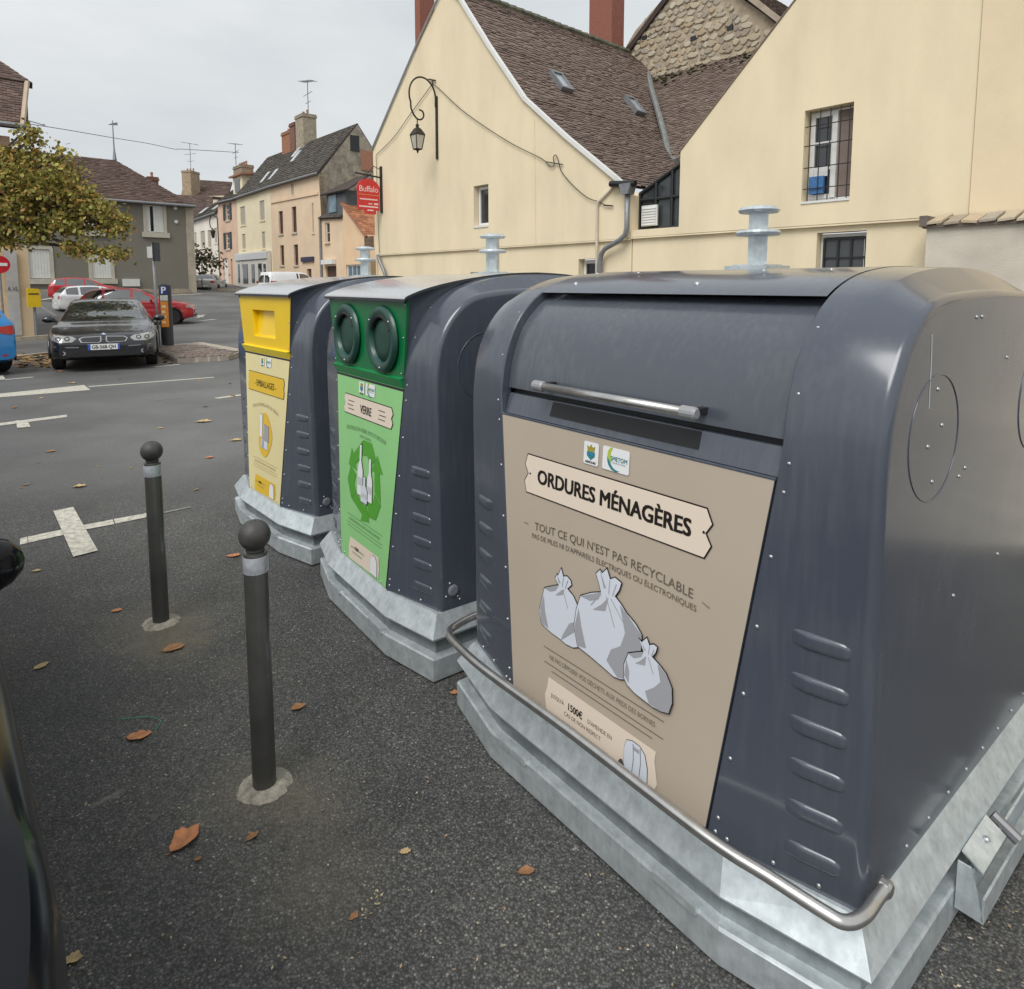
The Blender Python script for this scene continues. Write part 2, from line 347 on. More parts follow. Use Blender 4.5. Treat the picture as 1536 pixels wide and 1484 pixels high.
# ================================================================== SETTING: ground and markings
def build_ground():
    xs = [-220, -120, -70, -45, -30, -20, -14, -10, -7, -5, -3, -1, 1, 3, 5, 8, 12, 18, 28, 45, 80, 150, 220]
    ys = [-60, -30, -15, -8, -4, -2, 0, 1, 2, 3, 4, 5, 6, 7, 8, 9, 10, 11, 12, 13, 14]+[14+i*1.5 for i in range(1, 40)]+[76, 80, 85, 90, 100, 130, 200, 400]
    rows = [[(x, y, gz(x, y)) for x in xs] for y in ys]
    b = MB(); b.grid(rows); o = b.build('ground', M_ASPH, smooth=True); tag(o, kind='structure'); return o
build_ground()
M_MARK = mat('worn_white_road_paint', (.60, .57, .48), .75, 0, .5, 26, .5, 90, hue=(.66, .63, .54))
M_FADED = mat('faded_road_paint', (.20, .19, .17), .8, 0, .3, 30)
def marking(pts, m=M_MARK, z=.004, kind='road_marking'):
    P = [gp(*p) for p in pts]; top = [p+Vector((0, 0, z)) for p in P]
    o = mesh(kind, top, [tuple(range(len(top)))], m)
    for f in o.data.polygons:
        if f.normal.z < 0: f.flip()
    return tag(o, kind='structure')
def ribbon(a, b, w, m=M_MARK, z=.004):
    A, B = gp(*a), gp(*b); d = (B-A).normalized(); q = Vector((-d.y, d.x, 0))*w/2; n = 6; V = []
    for i in range(n+1):
        p = A.lerp(B, i/n); V += [p+q, p-q]
    V = [Vector((v.x, v.y, gz(v.x, v.y)+z)) for v in V]
    o = mesh('road_marking', V, [(2*i, 2*i+1, 2*i+3, 2*i+2) for i in range(n)], m)
    for f in o.data.polygons:
        if f.normal.z < 0: f.flip()
    return tag(o, kind='structure')
marking([(80, 768), (110, 762), (147, 827.5), (110, 837)], z=.008)
marking([(30, 809), (41, 806), (41.5, 815.5), (30, 818)]); marking([(42, 806), (103, 793), (106, 801), (42.5, 815)])
marking([(120, 789.5), (169, 780), (172, 787), (125, 796)]); marking([(170.5, 779.5), (219.5, 770.5), (220.7, 776.5), (173.5, 786.5)])
ribbon((226, 774), (286, 761), .035, M_FADED)
marking([(-30, 639), (-30, 643), (101, 626), (100, 622.5)]); marking([(23.5, 632), (41, 631), (46, 641.5), (26, 643)], z=.008)
marking([(-60, 596), (-60, 603), (0, 596.5), (136, 585.5), (126, 578), (0, 591)]); ribbon((133, 580.5), (321, 566.5), .11)
ribbon((7, 570), (50, 566), .10); marking([(-20, 566), (5, 564), (8, 570), (-20, 572)], z=.008)
ribbon((324, 598), (372, 591.5), .13); ribbon((232, 601), (274, 597), .06, M_FADED)
ribbon((231.7, 551), (269, 547), .14); ribbon((224, 490), (324, 479), .22)
ribbon((292, 470.5), (303, 476), .18); ribbon((296, 477), (306, 472.5), .15); ribbon((251, 443.5), (302, 441), .3)
ribbon((62, 450), (84, 447), .3); ribbon((60, 460), (84, 474), .12, M_FADED)

# paved island by the parking meter, with cobbles and kerb
def island():
    P = [gp(*p) for p in [(236, 525), (294, 520), (362, 534.5), (343, 541), (267, 545.5), (237, 533)]]
    h = .11; n = len(P)
    top = [Vector((p.x, p.y, p.z+h)) for p in P]; c = sum(top, Vector())/n
    b = MB(); inn = [c+(p-c)*.93-Vector((0, 0, .02)) for p in top]
    b.add(P+top+inn, [(i, (i+1) % n, n+(i+1) % n, n+i) for i in range(n)]+[(n+i, n+(i+1) % n, 2*n+(i+1) % n, 2*n+i) for i in range(n)]+[tuple(range(2*n, 3*n))])
    root = b.build('paved_island', mat('old_kerb', (.33, .29, .25), .85, 0, .25, 6, .3, 30)); tag(root, kind='structure')
    xs = [p.x for p in inn]; ys = [p.y for p in inn]; cb = MB()
    def inside(x, y):
        k = False
        for i in range(n):
            a, q = inn[i], inn[i-1]
            if (a.y > y) != (q.y > y) and x < (q.x-a.x)*(y-a.y)/(q.y-a.y)+a.x: k = not k
        return k
    y = min(ys)
    while y < max(ys):
        x = min(xs)+random.random()*.1
        while x < max(xs):
            if inside(x, y):
                z = c.z-.02+random.uniform(0, .014); w = .065; cb.box(x-w, x+w, y-w, y+w, z-.03, z+.012)
            x += .15
        y += .15
    o = cb.build('cobbles', per_piece('cobble_stone', [(.20, .15, .13), (.28, .22, .19), (.16, .13, .12), (.30, .26, .22)], island=True), root); tag(o, kind='stuff')
    for i, (a, q) in enumerate([(4, 3)]):           # pale joints on the kerb face
        A, B = P[a], P[q]; d = (B-A); nrm = Vector((d.y, -d.x, 0)).normalized()
        for t in (.36, .6, .8):
            p = A+d*t+nrm*.004; e = d.normalized()*.02
            mesh('kerb_joint', [p-e, p+e, p+e+Vector((0, 0, h)), p-e+Vector((0, 0, h))], [(0, 1, 2, 3)], mat('pale_mortar', (.5, .46, .38), .9), root)
island()
def kerb(pts, w=.16, h=.11, name='kerb', m=None):
    P = [gp(*p) for p in pts]; b = MB()
    for A, B in zip(P, P[1:]):
        d = (B-A); L = d.length; e = d.normalized(); q = Vector((-e.y, e.x, 0))*w/2; k = max(1, int(L/1.0))
        for i in range(k):
            a = A+e*(L*i/k+.006); c = A+e*(L*(i+1)/k-.006)
            b.prism([a-q-Vector((0, 0, .1)), c-q-Vector((0, 0, .1)), c+q-Vector((0, 0, .1)), a+q-Vector((0, 0, .1))], (0, 0, h+.1))
    o = b.build(name, m or mat('pale_kerbstone', (.42, .36, .28), .85, 0, .25, 5, .3, 40)); tag(o, kind='structure'); return o
kerb([(-40, 517), (20, 512), (86, 507)]); kerb([(-40, 541), (20, 537.5), (84, 530)], .14, .05)
kerb([(296, 519), (318, 523), (362, 532)], .22, .10); kerb([(326, 436), (357, 436.5), (420, 440)], .3, .14)
kerb([(196, 444), (279, 441)], .25, .12)

# ================================================================== BUILDINGS
def wall(name, outer, holes, m, parent, n0=0., depth=.18, thick=.35):
    """upright wall in (s, z) with openings, reveals and side edges; front at y = n0"""
    O = [Vector((a, b, 0)) for a, b in outer]; loops = [O]; b = MB()
    for (a0, z0, a1, z1) in holes: loops.append([Vector((a0, z0, 0)), Vector((a0, z1, 0)), Vector((a1, z1, 0)), Vector((a1, z0, 0))])
    T = geometry.tessellate_polygon(loops); A = [p for L in loops for p in L]
    b.add([(p.x, n0, p.y) for p in A], [tuple(t) for t in T])
    n = len(O); b.add([(p.x, n0, p.y) for p in O]+[(p.x, n0+thick, p.y) for p in O], [(i, (i+1) % n, n+(i+1) % n, n+i) for i in range(n)])
    for L in loops[1:]:
        b.add([(p.x, n0, p.y) for p in L]+[(p.x, n0+depth, p.y) for p in L], [(i, (i+1) % 4, 4+(i+1) % 4, 4+i) for i in range(4)])
    me_o = b.build(name, m, parent, fix=False)
    bm = bmesh.new(); bm.from_mesh(me_o.data); bmesh.ops.remove_doubles(bm, verts=bm.verts, dist=1e-5); bmesh.ops.recalc_face_normals(bm, faces=bm.faces)
    ff = [f for f in bm.faces if abs(f.normal.y) > .9]
    if ff and sum(f.normal.y*f.calc_area() for f in ff) > 0: bmesh.ops.reverse_faces(bm, faces=bm.faces)
    bm.to_mesh(me_o.data); bm.free(); return me_o
def window(parent, r, n0, fm, cols=2, rows=3, fw=.05, glass=M_GLASS, sill=None, name='window', mun=.025, panes=True):
    a0, z0, a1, z1 = r; b = MB(); e = .0
    b.box(a0, a0+fw, n0, n0+.05, z0, z1); b.box(a1-fw, a1, n0, n0+.05, z0, z1)
    b.box(a0+fw, a1-fw, n0, n0+.05, z0, z0+fw); b.box(a0+fw, a1-fw, n0, n0+.05, z1-fw, z1)
    W, H = a1-a0-2*fw, z1-z0-2*fw
    for i in range(1, cols): x = a0+fw+W*i/cols; b.box(x-mun, x+mun, n0+.004, n0+.046, z0+fw, z1-fw)
    for j in range(1, rows): z = z0+fw+H*j/rows; b.box(a0+fw, a1-fw, n0+.01, n0+.04, z-mun*.7, z+mun*.7)
    o = b.build(name, fm, parent)
    if panes:
        for i in range(cols):
            for j in range(rows):
                x0, x1 = a0+fw+W*i/cols, a0+fw+W*(i+1)/cols; y0, y1 = z0+fw+H*j/rows, z0+fw+H*(j+1)/rows; t = random.uniform(-.004, .004)
                mesh('pane', [(x0, n0+.03, y0), (x1, n0+.03+t, y0), (x1, n0+.03+t, y1), (x0, n0+.03, y1)], [(0, 1, 2, 3)], glass, o)
    else: mesh('pane', [(a0, n0+.03, z0), (a1, n0+.03, z0), (a1, n0+.03, z1), (a0, n0+.03, z1)], [(0, 1, 2, 3)], glass, o)
    if sill: MB().box(a0-.06, a1+.06, n0-.24, n0+.02, z0-.07, z0).build('sill', sill, o)
    return o
def tiles(name, q, tw, th, m, parent, jit=.02, lift=.018):
    """courses of flat tiles laid over the quad q = bottom-left, bottom-right, top-right, top-left"""
    A, B, C, D = [Vector(p) for p in q]; nrm = (B-A).cross(D-A).normalized(); Lu = ((B-A).length+(C-D).length)/2; Lv = (D-A).length
    nu, nv = max(2, int(Lu/tw)), max(2, int(Lv/th)); b = MB()
    P = lambda u, v: (A.lerp(B, u)).lerp(D.lerp(C, u), v)
    for j in range(nv):
        off = .5*(j % 2)
        for i in range(-1, nu+1):
            u0, u1 = (i+off)/nu, (i+off+.96)/nu; u0, u1 = max(0, u0), min(1, u1)
            if u1-u0 < .2/nu: continue
            dv = random.uniform(-jit, jit)/Lv*2; v0 = max(0, j/nv+dv); v1 = min(1, (j+1.25)/nv)
            k0, k1 = lift+random.uniform(0, lift*.6), lift+random.uniform(0, lift*.6)
            a, c, d, e = P(u0, v0)+nrm*k0, P(u1, v0)+nrm*k1, P(u1, v1)+nrm*.004, P(u0, v1)+nrm*.004
            f, g = P(u0, v0)+nrm*.002, P(u1, v0)+nrm*.002
            b.add([a, c, d, e, f, g], [(0, 1, 2, 3), (4, 5, 1, 0), (4, 0, 3), (1, 5, 2)])
    o = b.build(name, m, parent, fix=False); tag(o, kind='stuff'); return o
def slab(name, q, t, m, parent):
    A, B, C, D = [Vector(p) for p in q]; nrm = (B-A).cross(D-A).normalized()
    return MB().prism([A, B, C, D], -nrm*t).build(name, m, parent)
M_TILE = per_piece('old_brown_roof_tile', [(.180, .130, .106), (.215, .160, .132), (.19, .142, .118), (.262, .205, .17), (.152, .110, .092), (.228, .175, .146)], .9, .4, 30, .2, True)
M_TILEF = per_piece('far_brown_roof_tile', [(.13, .085, .070), (.17, .115, .095), (.11, .08, .07), (.20, .14, .115), (.10, .07, .062)], .9, .4, 30, .2, True)
M_SLATE = per_piece('grey_roof_tile', [(.085, .075, .066), (.12, .105, .09), (.10, .09, .078), (.14, .125, .105), (.075, .068, .06)], .9, .4, 30, .2, True)
M_ROOFB = mat('roof_underside', (.06, .042, .036), .9)
M_MOSS = mat('moss', (.055, .062, .020), .95, 0, .5, 14, .6, 40, hue=(.10, .095, .035))
M_BRICK = mat('red_brick_chimney', (.27, .10, .07), .85, 0, .25, 20, .3, 60)
M_TERRA = mat('terracotta', (.36, .17, .10), .8, 0, .25, 10)
M_ZINC = mat('grey_zinc', (.25, .26, .27), .5, .4, .2, 8)
W = Plane(0, 15.5, 42)                              # street wall of the cream buildings

# ---- cream house with the tall gable
A = empty('cream_gable_house', W.w(-1.5, 0, 0), 0); A.location = W.o; A.rotation_euler = (0, 0, W.rz)
tag(A, 'cream rendered house with tall gable, wall lantern and steep brown tiled roof', 'house')
LZ = 2.60
profR = [(-2.48, 9.09), (-1.89, 8.6), (-.81, 7.23), (.42, 5.78), (1.71, 4.74), (3.05, 3.74)]
holes = [(-1.40, 3.12, -.84, 4.10)]
wall('wall', [(-6.10, LZ), (3.40, LZ), (3.40, 3.42), (3.05, 3.70)]+profR[-2:0:-1]+[(-2.48, 9.09), (-3.6, 8.12), (-5.0, 6.75), (-6.12, 5.66)], holes, M_CREAM, A, 0, .22)
wall('lower_wall', [(-6.05, -.6), (3.40, -.6), (3.40, LZ-.004), (-6.05, LZ-.004)], [(2.02, 1.0, 2.66, 2.24), (-1.62, 1.0, -1.2, 2.02)], M_CREAM, A, .06, .2)
MB().box(-6.10, 3.40, .002, .2, LZ-.03, LZ-.005).build('ledge', M_CREAM, A)
MB().box(-6.1, -6.07, .01, 7, -.6, 5.6).build('end_wall', M_CREAM, A)
o = window(A, (-1.38, 3.14, -.86, 4.08), .14, M_WHITE, 1, 1, .07, name='window'); MB().box(-1.40, -.84, -.02, .14, 3.09, 3.135).build('sill', M_WHITE, o)
window(A, (2.04, 1.02, 2.64, 2.22), .2, M_WHITE, 1, 1, .07, mat('dark_glass', (.012, .012, .014), .15, 0, 0))
window(A, (-1.60, 1.02, -1.22, 2.0), .2, mat('brown_wood', (.10, .06, .035), .7), 1, 1, .05)
RB = 9.5
roof = MB(); rows = [[(s, -.06, z+.03), (s, RB, z+.03)] for s, z in profR]+[[(3.22, -.06, 3.60), (3.22, RB, 3.60)]]
roof.grid(rows); ro = roof.build('roof', M_ROOFB, A)
for (s0, z0), (s1, z1) in zip(profR, profR[1:]+[(3.22, 3.60)]):
    tiles('roof_tiles', [(s1, -.03, z1+.04), (s1, 7.6 if s1 < .5 else 5.2, z1+.04), (s0, 7.6 if s0 < .5 else 5.6, z0+.04), (s0, -.03, z0+.04)], .155, .105, M_TILE, ro)
slab('roof_back', [(-6.16, .02, 5.56), (-2.48, .02, 9.04), (-2.48, RB, 9.04), (-6.16, RB, 5.56)], .05, M_ROOFB, A)
vb = MB()
for (s0, z0), (s1, z1) in zip(profR, profR[1:]+[(3.25, 3.57)]):
    d = Vector((z0-z1, 0, s1-s0)).normalized()
    a, c = Vector((s0, -.07, z0)), Vector((s1, -.07, z1)); vb.prism([a-d*.005, c-d*.005, c+d*.075, a+d*.075], (0, .10, 0))
vb.build('verge_board', M_WHITE, A)
vb = MB()
for (a, c) in (((-6.14, -.03, 5.66), (-5.0, -.03, 6.78)), ((-5.0, -.03, 6.78), (-3.6, -.03, 8.15)), ((-3.6, -.03, 8.15), (-2.48, -.03, 9.13))):
    vb.tube([a, c], .035, 6)
vb.build('verge_trim', mat('grey_lead', (.33, .32, .30), .7), A)
rg = MB()
for i in range(26):
    y = .0+i*.29; rg.tube([(-2.48+random.uniform(-.02, .02), y, 9.14), (-2.48, y+.3, 9.15)], [.10, .115], 8)
rg.build('ridge_tiles', mat('mossy_ridge', (.085, .085, .055), .95, 0, .5, 5, .6, 30, hue=(.20, .20, .14)), ro)
mo = MB()
for i in range(150):
    t = random.random(); n = 5.4+random.random()*2.0; s = -2.45+abs(random.gauss(0, .55)); 
    if s > .4: continue
    zz = 9.09+(s+2.48)*-1.12; r = random.uniform(.03, .09); mo.lathe([(r, 0), (r*.8, r*.3), (r*.2, r*.45)], 6, (s, n, zz+.03))
o = mo.build('moss', M_MOSS, ro); tag(o, kind='stuff')
def skylight(parent, s, n, w, h, zf, sl):
    """roof window lying on the slope: w along n, h down the slope"""
    d = Vector((1, 0, sl)).normalized(); up = Vector((-sl, 0, 1)).normalized(); c = Vector((s, n, zf)); e = Vector((0, 1, 0))
    P = lambda a, b_, k: c+e*a+d*b_+up*k
    b = MB(); f = .06
    for (a0, a1, b0, b1) in ((0, f, 0, h), (w-f, w, 0, h), (f, w-f, 0, f), (f, w-f, h-f, h)):
        b.prism([P(a0, b0, .02), P(a1, b0, .02), P(a1, b1, .02), P(a0, b1, .02)], up*.12)
    o = b.build('skylight', M_ZINC, parent); mesh('pane', [P(f, f, .10), P(w-f, f, .10), P(w-f, h-f, .10), P(f, h-f, .10)], [(0, 1, 2, 3)], mat('skylight_glass', (.32, .36, .38), .1, 0, 0, coat=.5, spec=.9), o)
def on_slope(u, v):                                # point of the right-hand slope seen at (u, v)
    best = None
    for i in range(0, 200):
        n = i*.05; s, z = W.px(u, v, n)
        for (s0, z0), (s1, z1) in zip(profR, profR[1:]):
            if s0 <= s <= s1:
                zz = z0+(z1-z0)*(s-s0)/(s1-s0)+.03
                if best is None or abs(zz-z) < best[0]: best = (abs(zz-z), s, n, zz, (z1-z0)/(s1-s0))
    return best[1:]
for (u, v) in ((821, 110), (933, 148)):
    s, n, z, sl = on_slope(u, v); skylight(ro, s, n, .42, .66, z, sl)
# chimneys of this house
def chimney(parent, s0, s1, n0, n1, z0, z1, m, pots=0, potm=None, cap=True):
    b = MB(); b.box(s0, s1, n0, n1, z0, z1)
    if cap: b.box(s0-.06, s1+.06, n0-.06, n1+.06, z1-.22, z1-.08); b.box(s0-.03, s1+.03, n0-.03, n1+.03, z1-.04, z1+.04)
    o = b.build('chimney', m, parent)
    for i in range(pots):
        x = s0+(s1-s0)*(i+.5)/pots
        MB().lathe([(.09, z1), (.12, z1+.08), (.08, z1+.2), (.10, z1+.36), (.11, z1+.4), (.06, z1+.41)], 10, (x, (n0+n1)/2, 0)).build('chimney_pot', potm or M_TERRA, o)
    return o
chimney(A, -3.35, -2.42, 6.35, 6.95, 8.3, 11.6, M_BRICK, 0)
sL, zL = W.px(624, 30); chimney(A, -4.95, -4.70, .75, 1.25, 6.4, 10.9, M_BRICK, 0, None, False)

# ---- link wing behind, stone gable house
CW = empty('rear_wing', W.o, W.rz); tag(CW, 'brown tiled rear wing roof wedged between the two cream gables', 'roof')
q = [(1.6, 3.9, 4.8), (7.5, 3.9, 4.8), (7.5, 7.25, 8.1), (-1.6, 7.25, 8.1)]
slab('roof', q, .1, M_ROOFB, CW); tiles('roof_tiles', q, .155, .105, M_TILE, CW)
tg = MB(); tg.tube([(-1.72, 7.3, 8.36), (-.9, 6.4, 7.5), (.1, 5.4, 6.45), (.85, 4.65, 5.6), (1.5, 3.95, 4.86), (1.9, 3.7, 4.70)], .085, 8)
tg.build('valley_flashing', mat('old_lead', (.22, .23, .22), .6, .3, .3, 10), CW)
MB().tube([(1.5, 3.85, 4.72), (4.6, 3.85, 4.72)], .07, 8).build('gutter', mat('old_lead', (.22, .23, .22), .6), CW)
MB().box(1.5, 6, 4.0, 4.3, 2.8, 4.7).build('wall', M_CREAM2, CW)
mo = MB()
for i in range(110):
    s = random.uniform(-1.4, 3.2); k = abs(random.gauss(0, .18)); r = random.uniform(.03, .08)
    mo.lathe([(r, 0), (r*.8, r*.35), (r*.2, r*.5)], 6, (s, 7.2-k, 8.08-k))
tag(mo.build('moss', M_MOSS, CW), kind='stuff')
SG = empty('stone_gable_house', W.o, W.rz); tag(SG, 'rubble stone gable house rising behind the cream roofs', 'house')
M_RUB = mat('rubble_mortar', (.40, .33, .235), .95, 0, .25, 5, .6, 30)
gab = [(-3.2, 6), (4.4, 6), (4.4, 6.9), (2.8, 8.38), (1.43, 9.62), (0, 11.2), (-2.25, 9.75), (-3.2, 8.7)]
gw = wall('wall', gab, [], M_RUB, SG, 7.3, .1, .4)
M_STN = per_piece('rubble_stone', [(.50, .42, .30), (.58, .50, .37), (.40, .33, .24), (.62, .56, .44), (.50, .39, .26), (.36, .31, .25), (.55, .49, .40)], .95, .6, 22)
protos = []
for k in range(7):
    b = MB(); rr = [random.uniform(.70, 1.12) for _ in range(8)]
    ring = lambda h, sc: [(cos(2*pi*i/8)*rr[i]*.5*sc, h, sin(2*pi*i/8)*rr[i]*.5*sc) for i in range(8)]
    V = ring(.0, 1.0)+ring(-.7, .94)+ring(-.95, .80); F = [(i, (i+1) % 8, 8+(i+1) % 8, 8+i) for i in range(8)]+[(8+i, 8+(i+1) % 8, 16+(i+1) % 8, 16+i) for i in range(8)]+[tuple(range(16, 24))]
    b.add(V, F); o = b.build('stone', M_STN, gw); protos.append(o); o.location = (-2.4+.3*k, 7.302, 7.2); o.scale = (.28, .05, .16)
cnt = 0; z = 7.72
while z < 10.2 and cnt < 292:
    h = random.uniform(.12, .19); s = -2.9+random.random()*.2
    while s < 3.0 and cnt < 292:
        w_ = random.uniform(.14, .36)
        if s+w_/2 < 2.8+(8.38-z)*1.1-.35 and s-w_/2 > (-2.9 if z < 8.6 else -2.9+(z-8.6)*.72):
            inst(random.choice(protos), gw, (s, 7.302, z+random.uniform(-.03, .03)), (random.uniform(-.05, .05), random.uniform(-.25, .25), random.uniform(-.06, .06)), (w_*1.04, random.uniform(.02, .06), h*1.10)); cnt += 1
        s += w_*.98+.012
    z += h+.012
for (u, v) in ((968, 57), (1041, 58), (1096, 42)):
    s, z = W.px(u, v, 7.3); MB().box(s-.09, s+.09, 7.25, 7.32, z-.06, z+.06).build('putlog_hole', M_DARK, gw)
rt = [(1.2, 7.22, 9.92), (4.6, 7.22, 6.82), (4.6, 14, 6.82), (1.2, 14, 9.92)]
slab('roof', [(0, 7.2, 11.3), (4.6, 7.2, 6.8), (4.6, 14, 6.8), (0, 14, 11.3)], .16, M_ROOFB, SG)
tiles('roof_tiles', [(4.6, 7.2, 6.8), (4.6, 14, 6.8), (0, 14, 11.3), (0, 7.2, 11.3)], .2, .13, M_TILE, SG)
slab('roof_left', [(-3.6, 14, 8.4), (-3.6, 7.2, 8.4), (0, 7.2, 11.3), (0, 14, 11.3)], .16, M_ROOFB, SG)
MB().prism([(4.6, 7.12, 6.66), (4.6, 7.12, 6.82), (0, 7.12, 11.32), (0, 7.12, 11.1)], (0, .14, 0)).build('verge', mat('stone_verge', (.40, .33, .25), .9, 0, .2, 4), SG)

# ---- cream house with the barred window
B = empty('cream_barred_window_house', W.o, W.rz); tag(B, 'cream rendered gable house with barred white window above a ledge', 'house')
wr, wl_ = (6.72, 2.98, 7.44, 4.36), (6.96, 1.2, 7.68, 2.5)
wall('wall', [(4.50, LZ+.02), (8.95, LZ+.02), (8.95, 8.45), (4.50, 4.085)], [wr], M_CREAM, B, 0, .26)
wall('lower_wall', [(3.42, -.6), (8.93, -.6), (8.93, LZ+.016), (3.42, LZ+.016)], [wl_], M_CREAM, B, .07, .2)
MB().box(3.42, 4.495, .01, .3, LZ+.02, 2.75).build('sill_wall', M_CREAM, B)
MB().box(3.42, 8.93, .004, .2, LZ-.012, LZ+.014).build('ledge', M_CREAM, B)
slab('roof', [(4.46, .01, 4.06), (8.94, .01, 8.47), (8.94, 7, 8.47), (4.46, 7, 4.06)], .06, M_ROOFB, B)
MB().tube([(4.48, -.004, 4.075), (8.95, -.004, 8.47)], .016, 5).build('verge_trim', mat('thin_brown_verge', (.22, .17, .13), .8), B)
mw = window(B, (6.74, 3.0, 7.42, 4.34), .17, M_WHITE, 1, 1, .03, panes=True, glass=M_DARK)
MB().box(6.72, 7.44, -.015, .17, 2.95, 2.985).build('sill', M_WHITE, mw)
lf = window(B, (6.77, 3.03, 7.14, 4.31), .14, M_WHITE, 1, 3, .06, mun=.03, name='casement')
mesh('curtain', [(7.16, .165, 3.04), (7.40, .19, 3.04), (7.40, .19, 4.30), (7.16, .165, 4.30)], [(0, 1, 2, 3)], mat('brown_curtain', (.24, .185, .165), .8), mw)
MB().box(7.10, 7.17, .12, .19, 3.03, 4.31).build('centre_post', M_WHITE, mw)
MB().box(6.80, 7.02, .06, .12, 3.10, 3.36).build('blue_package', mat('blue_package', (.05, .16, .36), .5, 0, .3, 20), lf)
MB().box(6.84, 7.06, .125, .138, 3.36, 3.50).build('paper', M_WHITE, lf)
br = MB()
for x in (6.80, 6.95, 7.10, 7.25, 7.38): br.tube([(x, .03, 2.99), (x, .03, 4.34)], .008, 6)
for z in (3.18, 3.50, 3.83, 4.12): br.tube([(6.70, .042, z), (7.45, .042, z)], .008, 6)
br.build('window_bars', M_IRON, B)
window(B, (6.98, 1.22, 7.66, 2.48), .19, M_WHITE, 1, 1, .05, M_DARK, panes=False)
window(B, (7.02, 1.26, 7.66, 2.42), .16, mat('black_window_frame', (.02, .02, .02), .5), 3, 4, .03, mat('dull_glass', (.07, .075, .08), .25, 0, 0), name='grille_window', mun=.016)
# glazed lean-to between the two gables
GL = empty('glazed_link', W.o, W.rz); tag(GL, 'black framed glazed link with white louvre between the cream houses', 'glazing')
gp_ = [(3.36, 2.76), (4.50, 2.76), (4.50, 4.02), (3.36, 3.46)]
mesh('glass_panel', [(a, .32, z) for a, z in gp_], [(0, 1, 2, 3)], mat('grey_link_glass', (.045, .052, .055), .12, 0, .3, 4), GL)
fb = MB(); 
for (a, c) in (((3.40, 2.78), (4.48, 2.78)), ((4.48, 2.78), (4.48, 4.0)), ((4.48, 4.0), (3.40, 3.46)), ((3.40, 3.46), (3.40, 2.78)), ((3.78, 2.78), (3.78, 3.65)), ((4.14, 2.78), (4.14, 3.82)), ((3.40, 3.34), (4.48, 3.34))):
    fb.tube([(a[0], .29, a[1]), (c[0], .29, c[1])], .03, 6)
fb.build('frame', mat('black_steel', (.018, .02, .021), .5), GL)
lv = MB().box(3.50, 3.86, .22, .26, 2.83, 3.22).build('louvre', M_WHITE, GL)
for i in range(7):
    z = 2.86+i*.05; o = MB().prism([(3.52, .225, z), (3.84, .225, z), (3.84, .20, z-.012), (3.52, .20, z-.012)], (0, .004, .03)).build('slat', M_WHITE, lv)
slab('glass_roof', [(3.36, .3, 3.49), (4.50, .3, 4.04), (4.50, 3.5, 4.06), (3.36, 3.5, 3.51)], .03, mat('black_steel', (.018, .02, .021), .5), GL)

# ---- plain cream building further right, and the grey wall before it
C_ = empty('plain_cream_building', W.o, W.rz); tag(C_, 'plain cream wall above the grey yard wall at right edge', 'building')
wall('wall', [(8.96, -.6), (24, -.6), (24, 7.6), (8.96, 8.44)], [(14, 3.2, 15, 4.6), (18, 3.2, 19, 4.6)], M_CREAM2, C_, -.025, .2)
slab('roof', [(8.9, -.2, 7.9), (24.3, -.2, 7.5), (24.3, 6, 11), (8.9, 6, 11)], .15, M_ROOFB, C_)
window(C_, (14.02, 3.22, 14.98, 4.58), .12, M_WHITE, 2, 3); window(C_, (18.02, 3.22, 18.98, 4.58), .12, M_WHITE, 2, 3)
YW = empty('yard_wall', W.o, W.rz); tag(YW, 'grey cement yard wall with crumbling tile coping at right edge', 'wall')
M_CEM = mat('grey_cement_render', lin((198, 190, 176)), .92, 0, .14, 1.6, .4, 60, spec=.2)
MB().box(8.60, 26, -.42, -.08, -.6, 2.44).build('wall', M_CEM, YW)
ct = MB().box(8.56, 26, -.47, -.06, 2.44, 2.475).build('coping', mat('dark_coping', (.16, .13, .11), .9, 0, .3, 10), YW)
for i in range(26):
    x = 8.62+i*.19; b = MB(); zz = 2.48+random.uniform(0, .03); t = random.uniform(-.02, .02)
    b.prism([(x, -.50, zz-.02), (x+.17, -.50, zz-.02+t), (x+.17, -.05, zz+.10+t), (x, -.05, zz+.10)], (0, 0, .03)).build('tile', M_STN, ct)
MB().box(8.53, 8.62, -.5, -.1, 2.46, 2.60).build('end_stone', mat('dark_coping', (.16, .13, .11), .9), YW)

# hairline joints in the render
for (pts_, par) in (([(802, 180), (803, 260), (804, 365)], A), ([(1471, 60), (1469, 180), (1462, 310)], B)):
    jb = MB(); q_ = [W.px(*p) for p in pts_]; jb.tube([(a, -.0005, z) for a, z in q_], .006, 5); jb.build('render_joint', mat('joint_cream', lin((206, 186, 148)), .95), par)
# pale paved yard on the right, beyond the bins
pv = [W.w(10.2, -.42, .05), W.w(26, -.42, .05), W.w(26, -6.3, .05), W.w(13.0, -6.3, .05), W.w(10.2, -4.2, .05)]
b = MB(); b.prism([(p.x, p.y, -.1) for p in pv], (0, 0, .16)); tag(b.build('pavement', mat('pale_paving', (.40, .37, .31), .85, 0, .2, 2, .3, 30)), kind='structure')
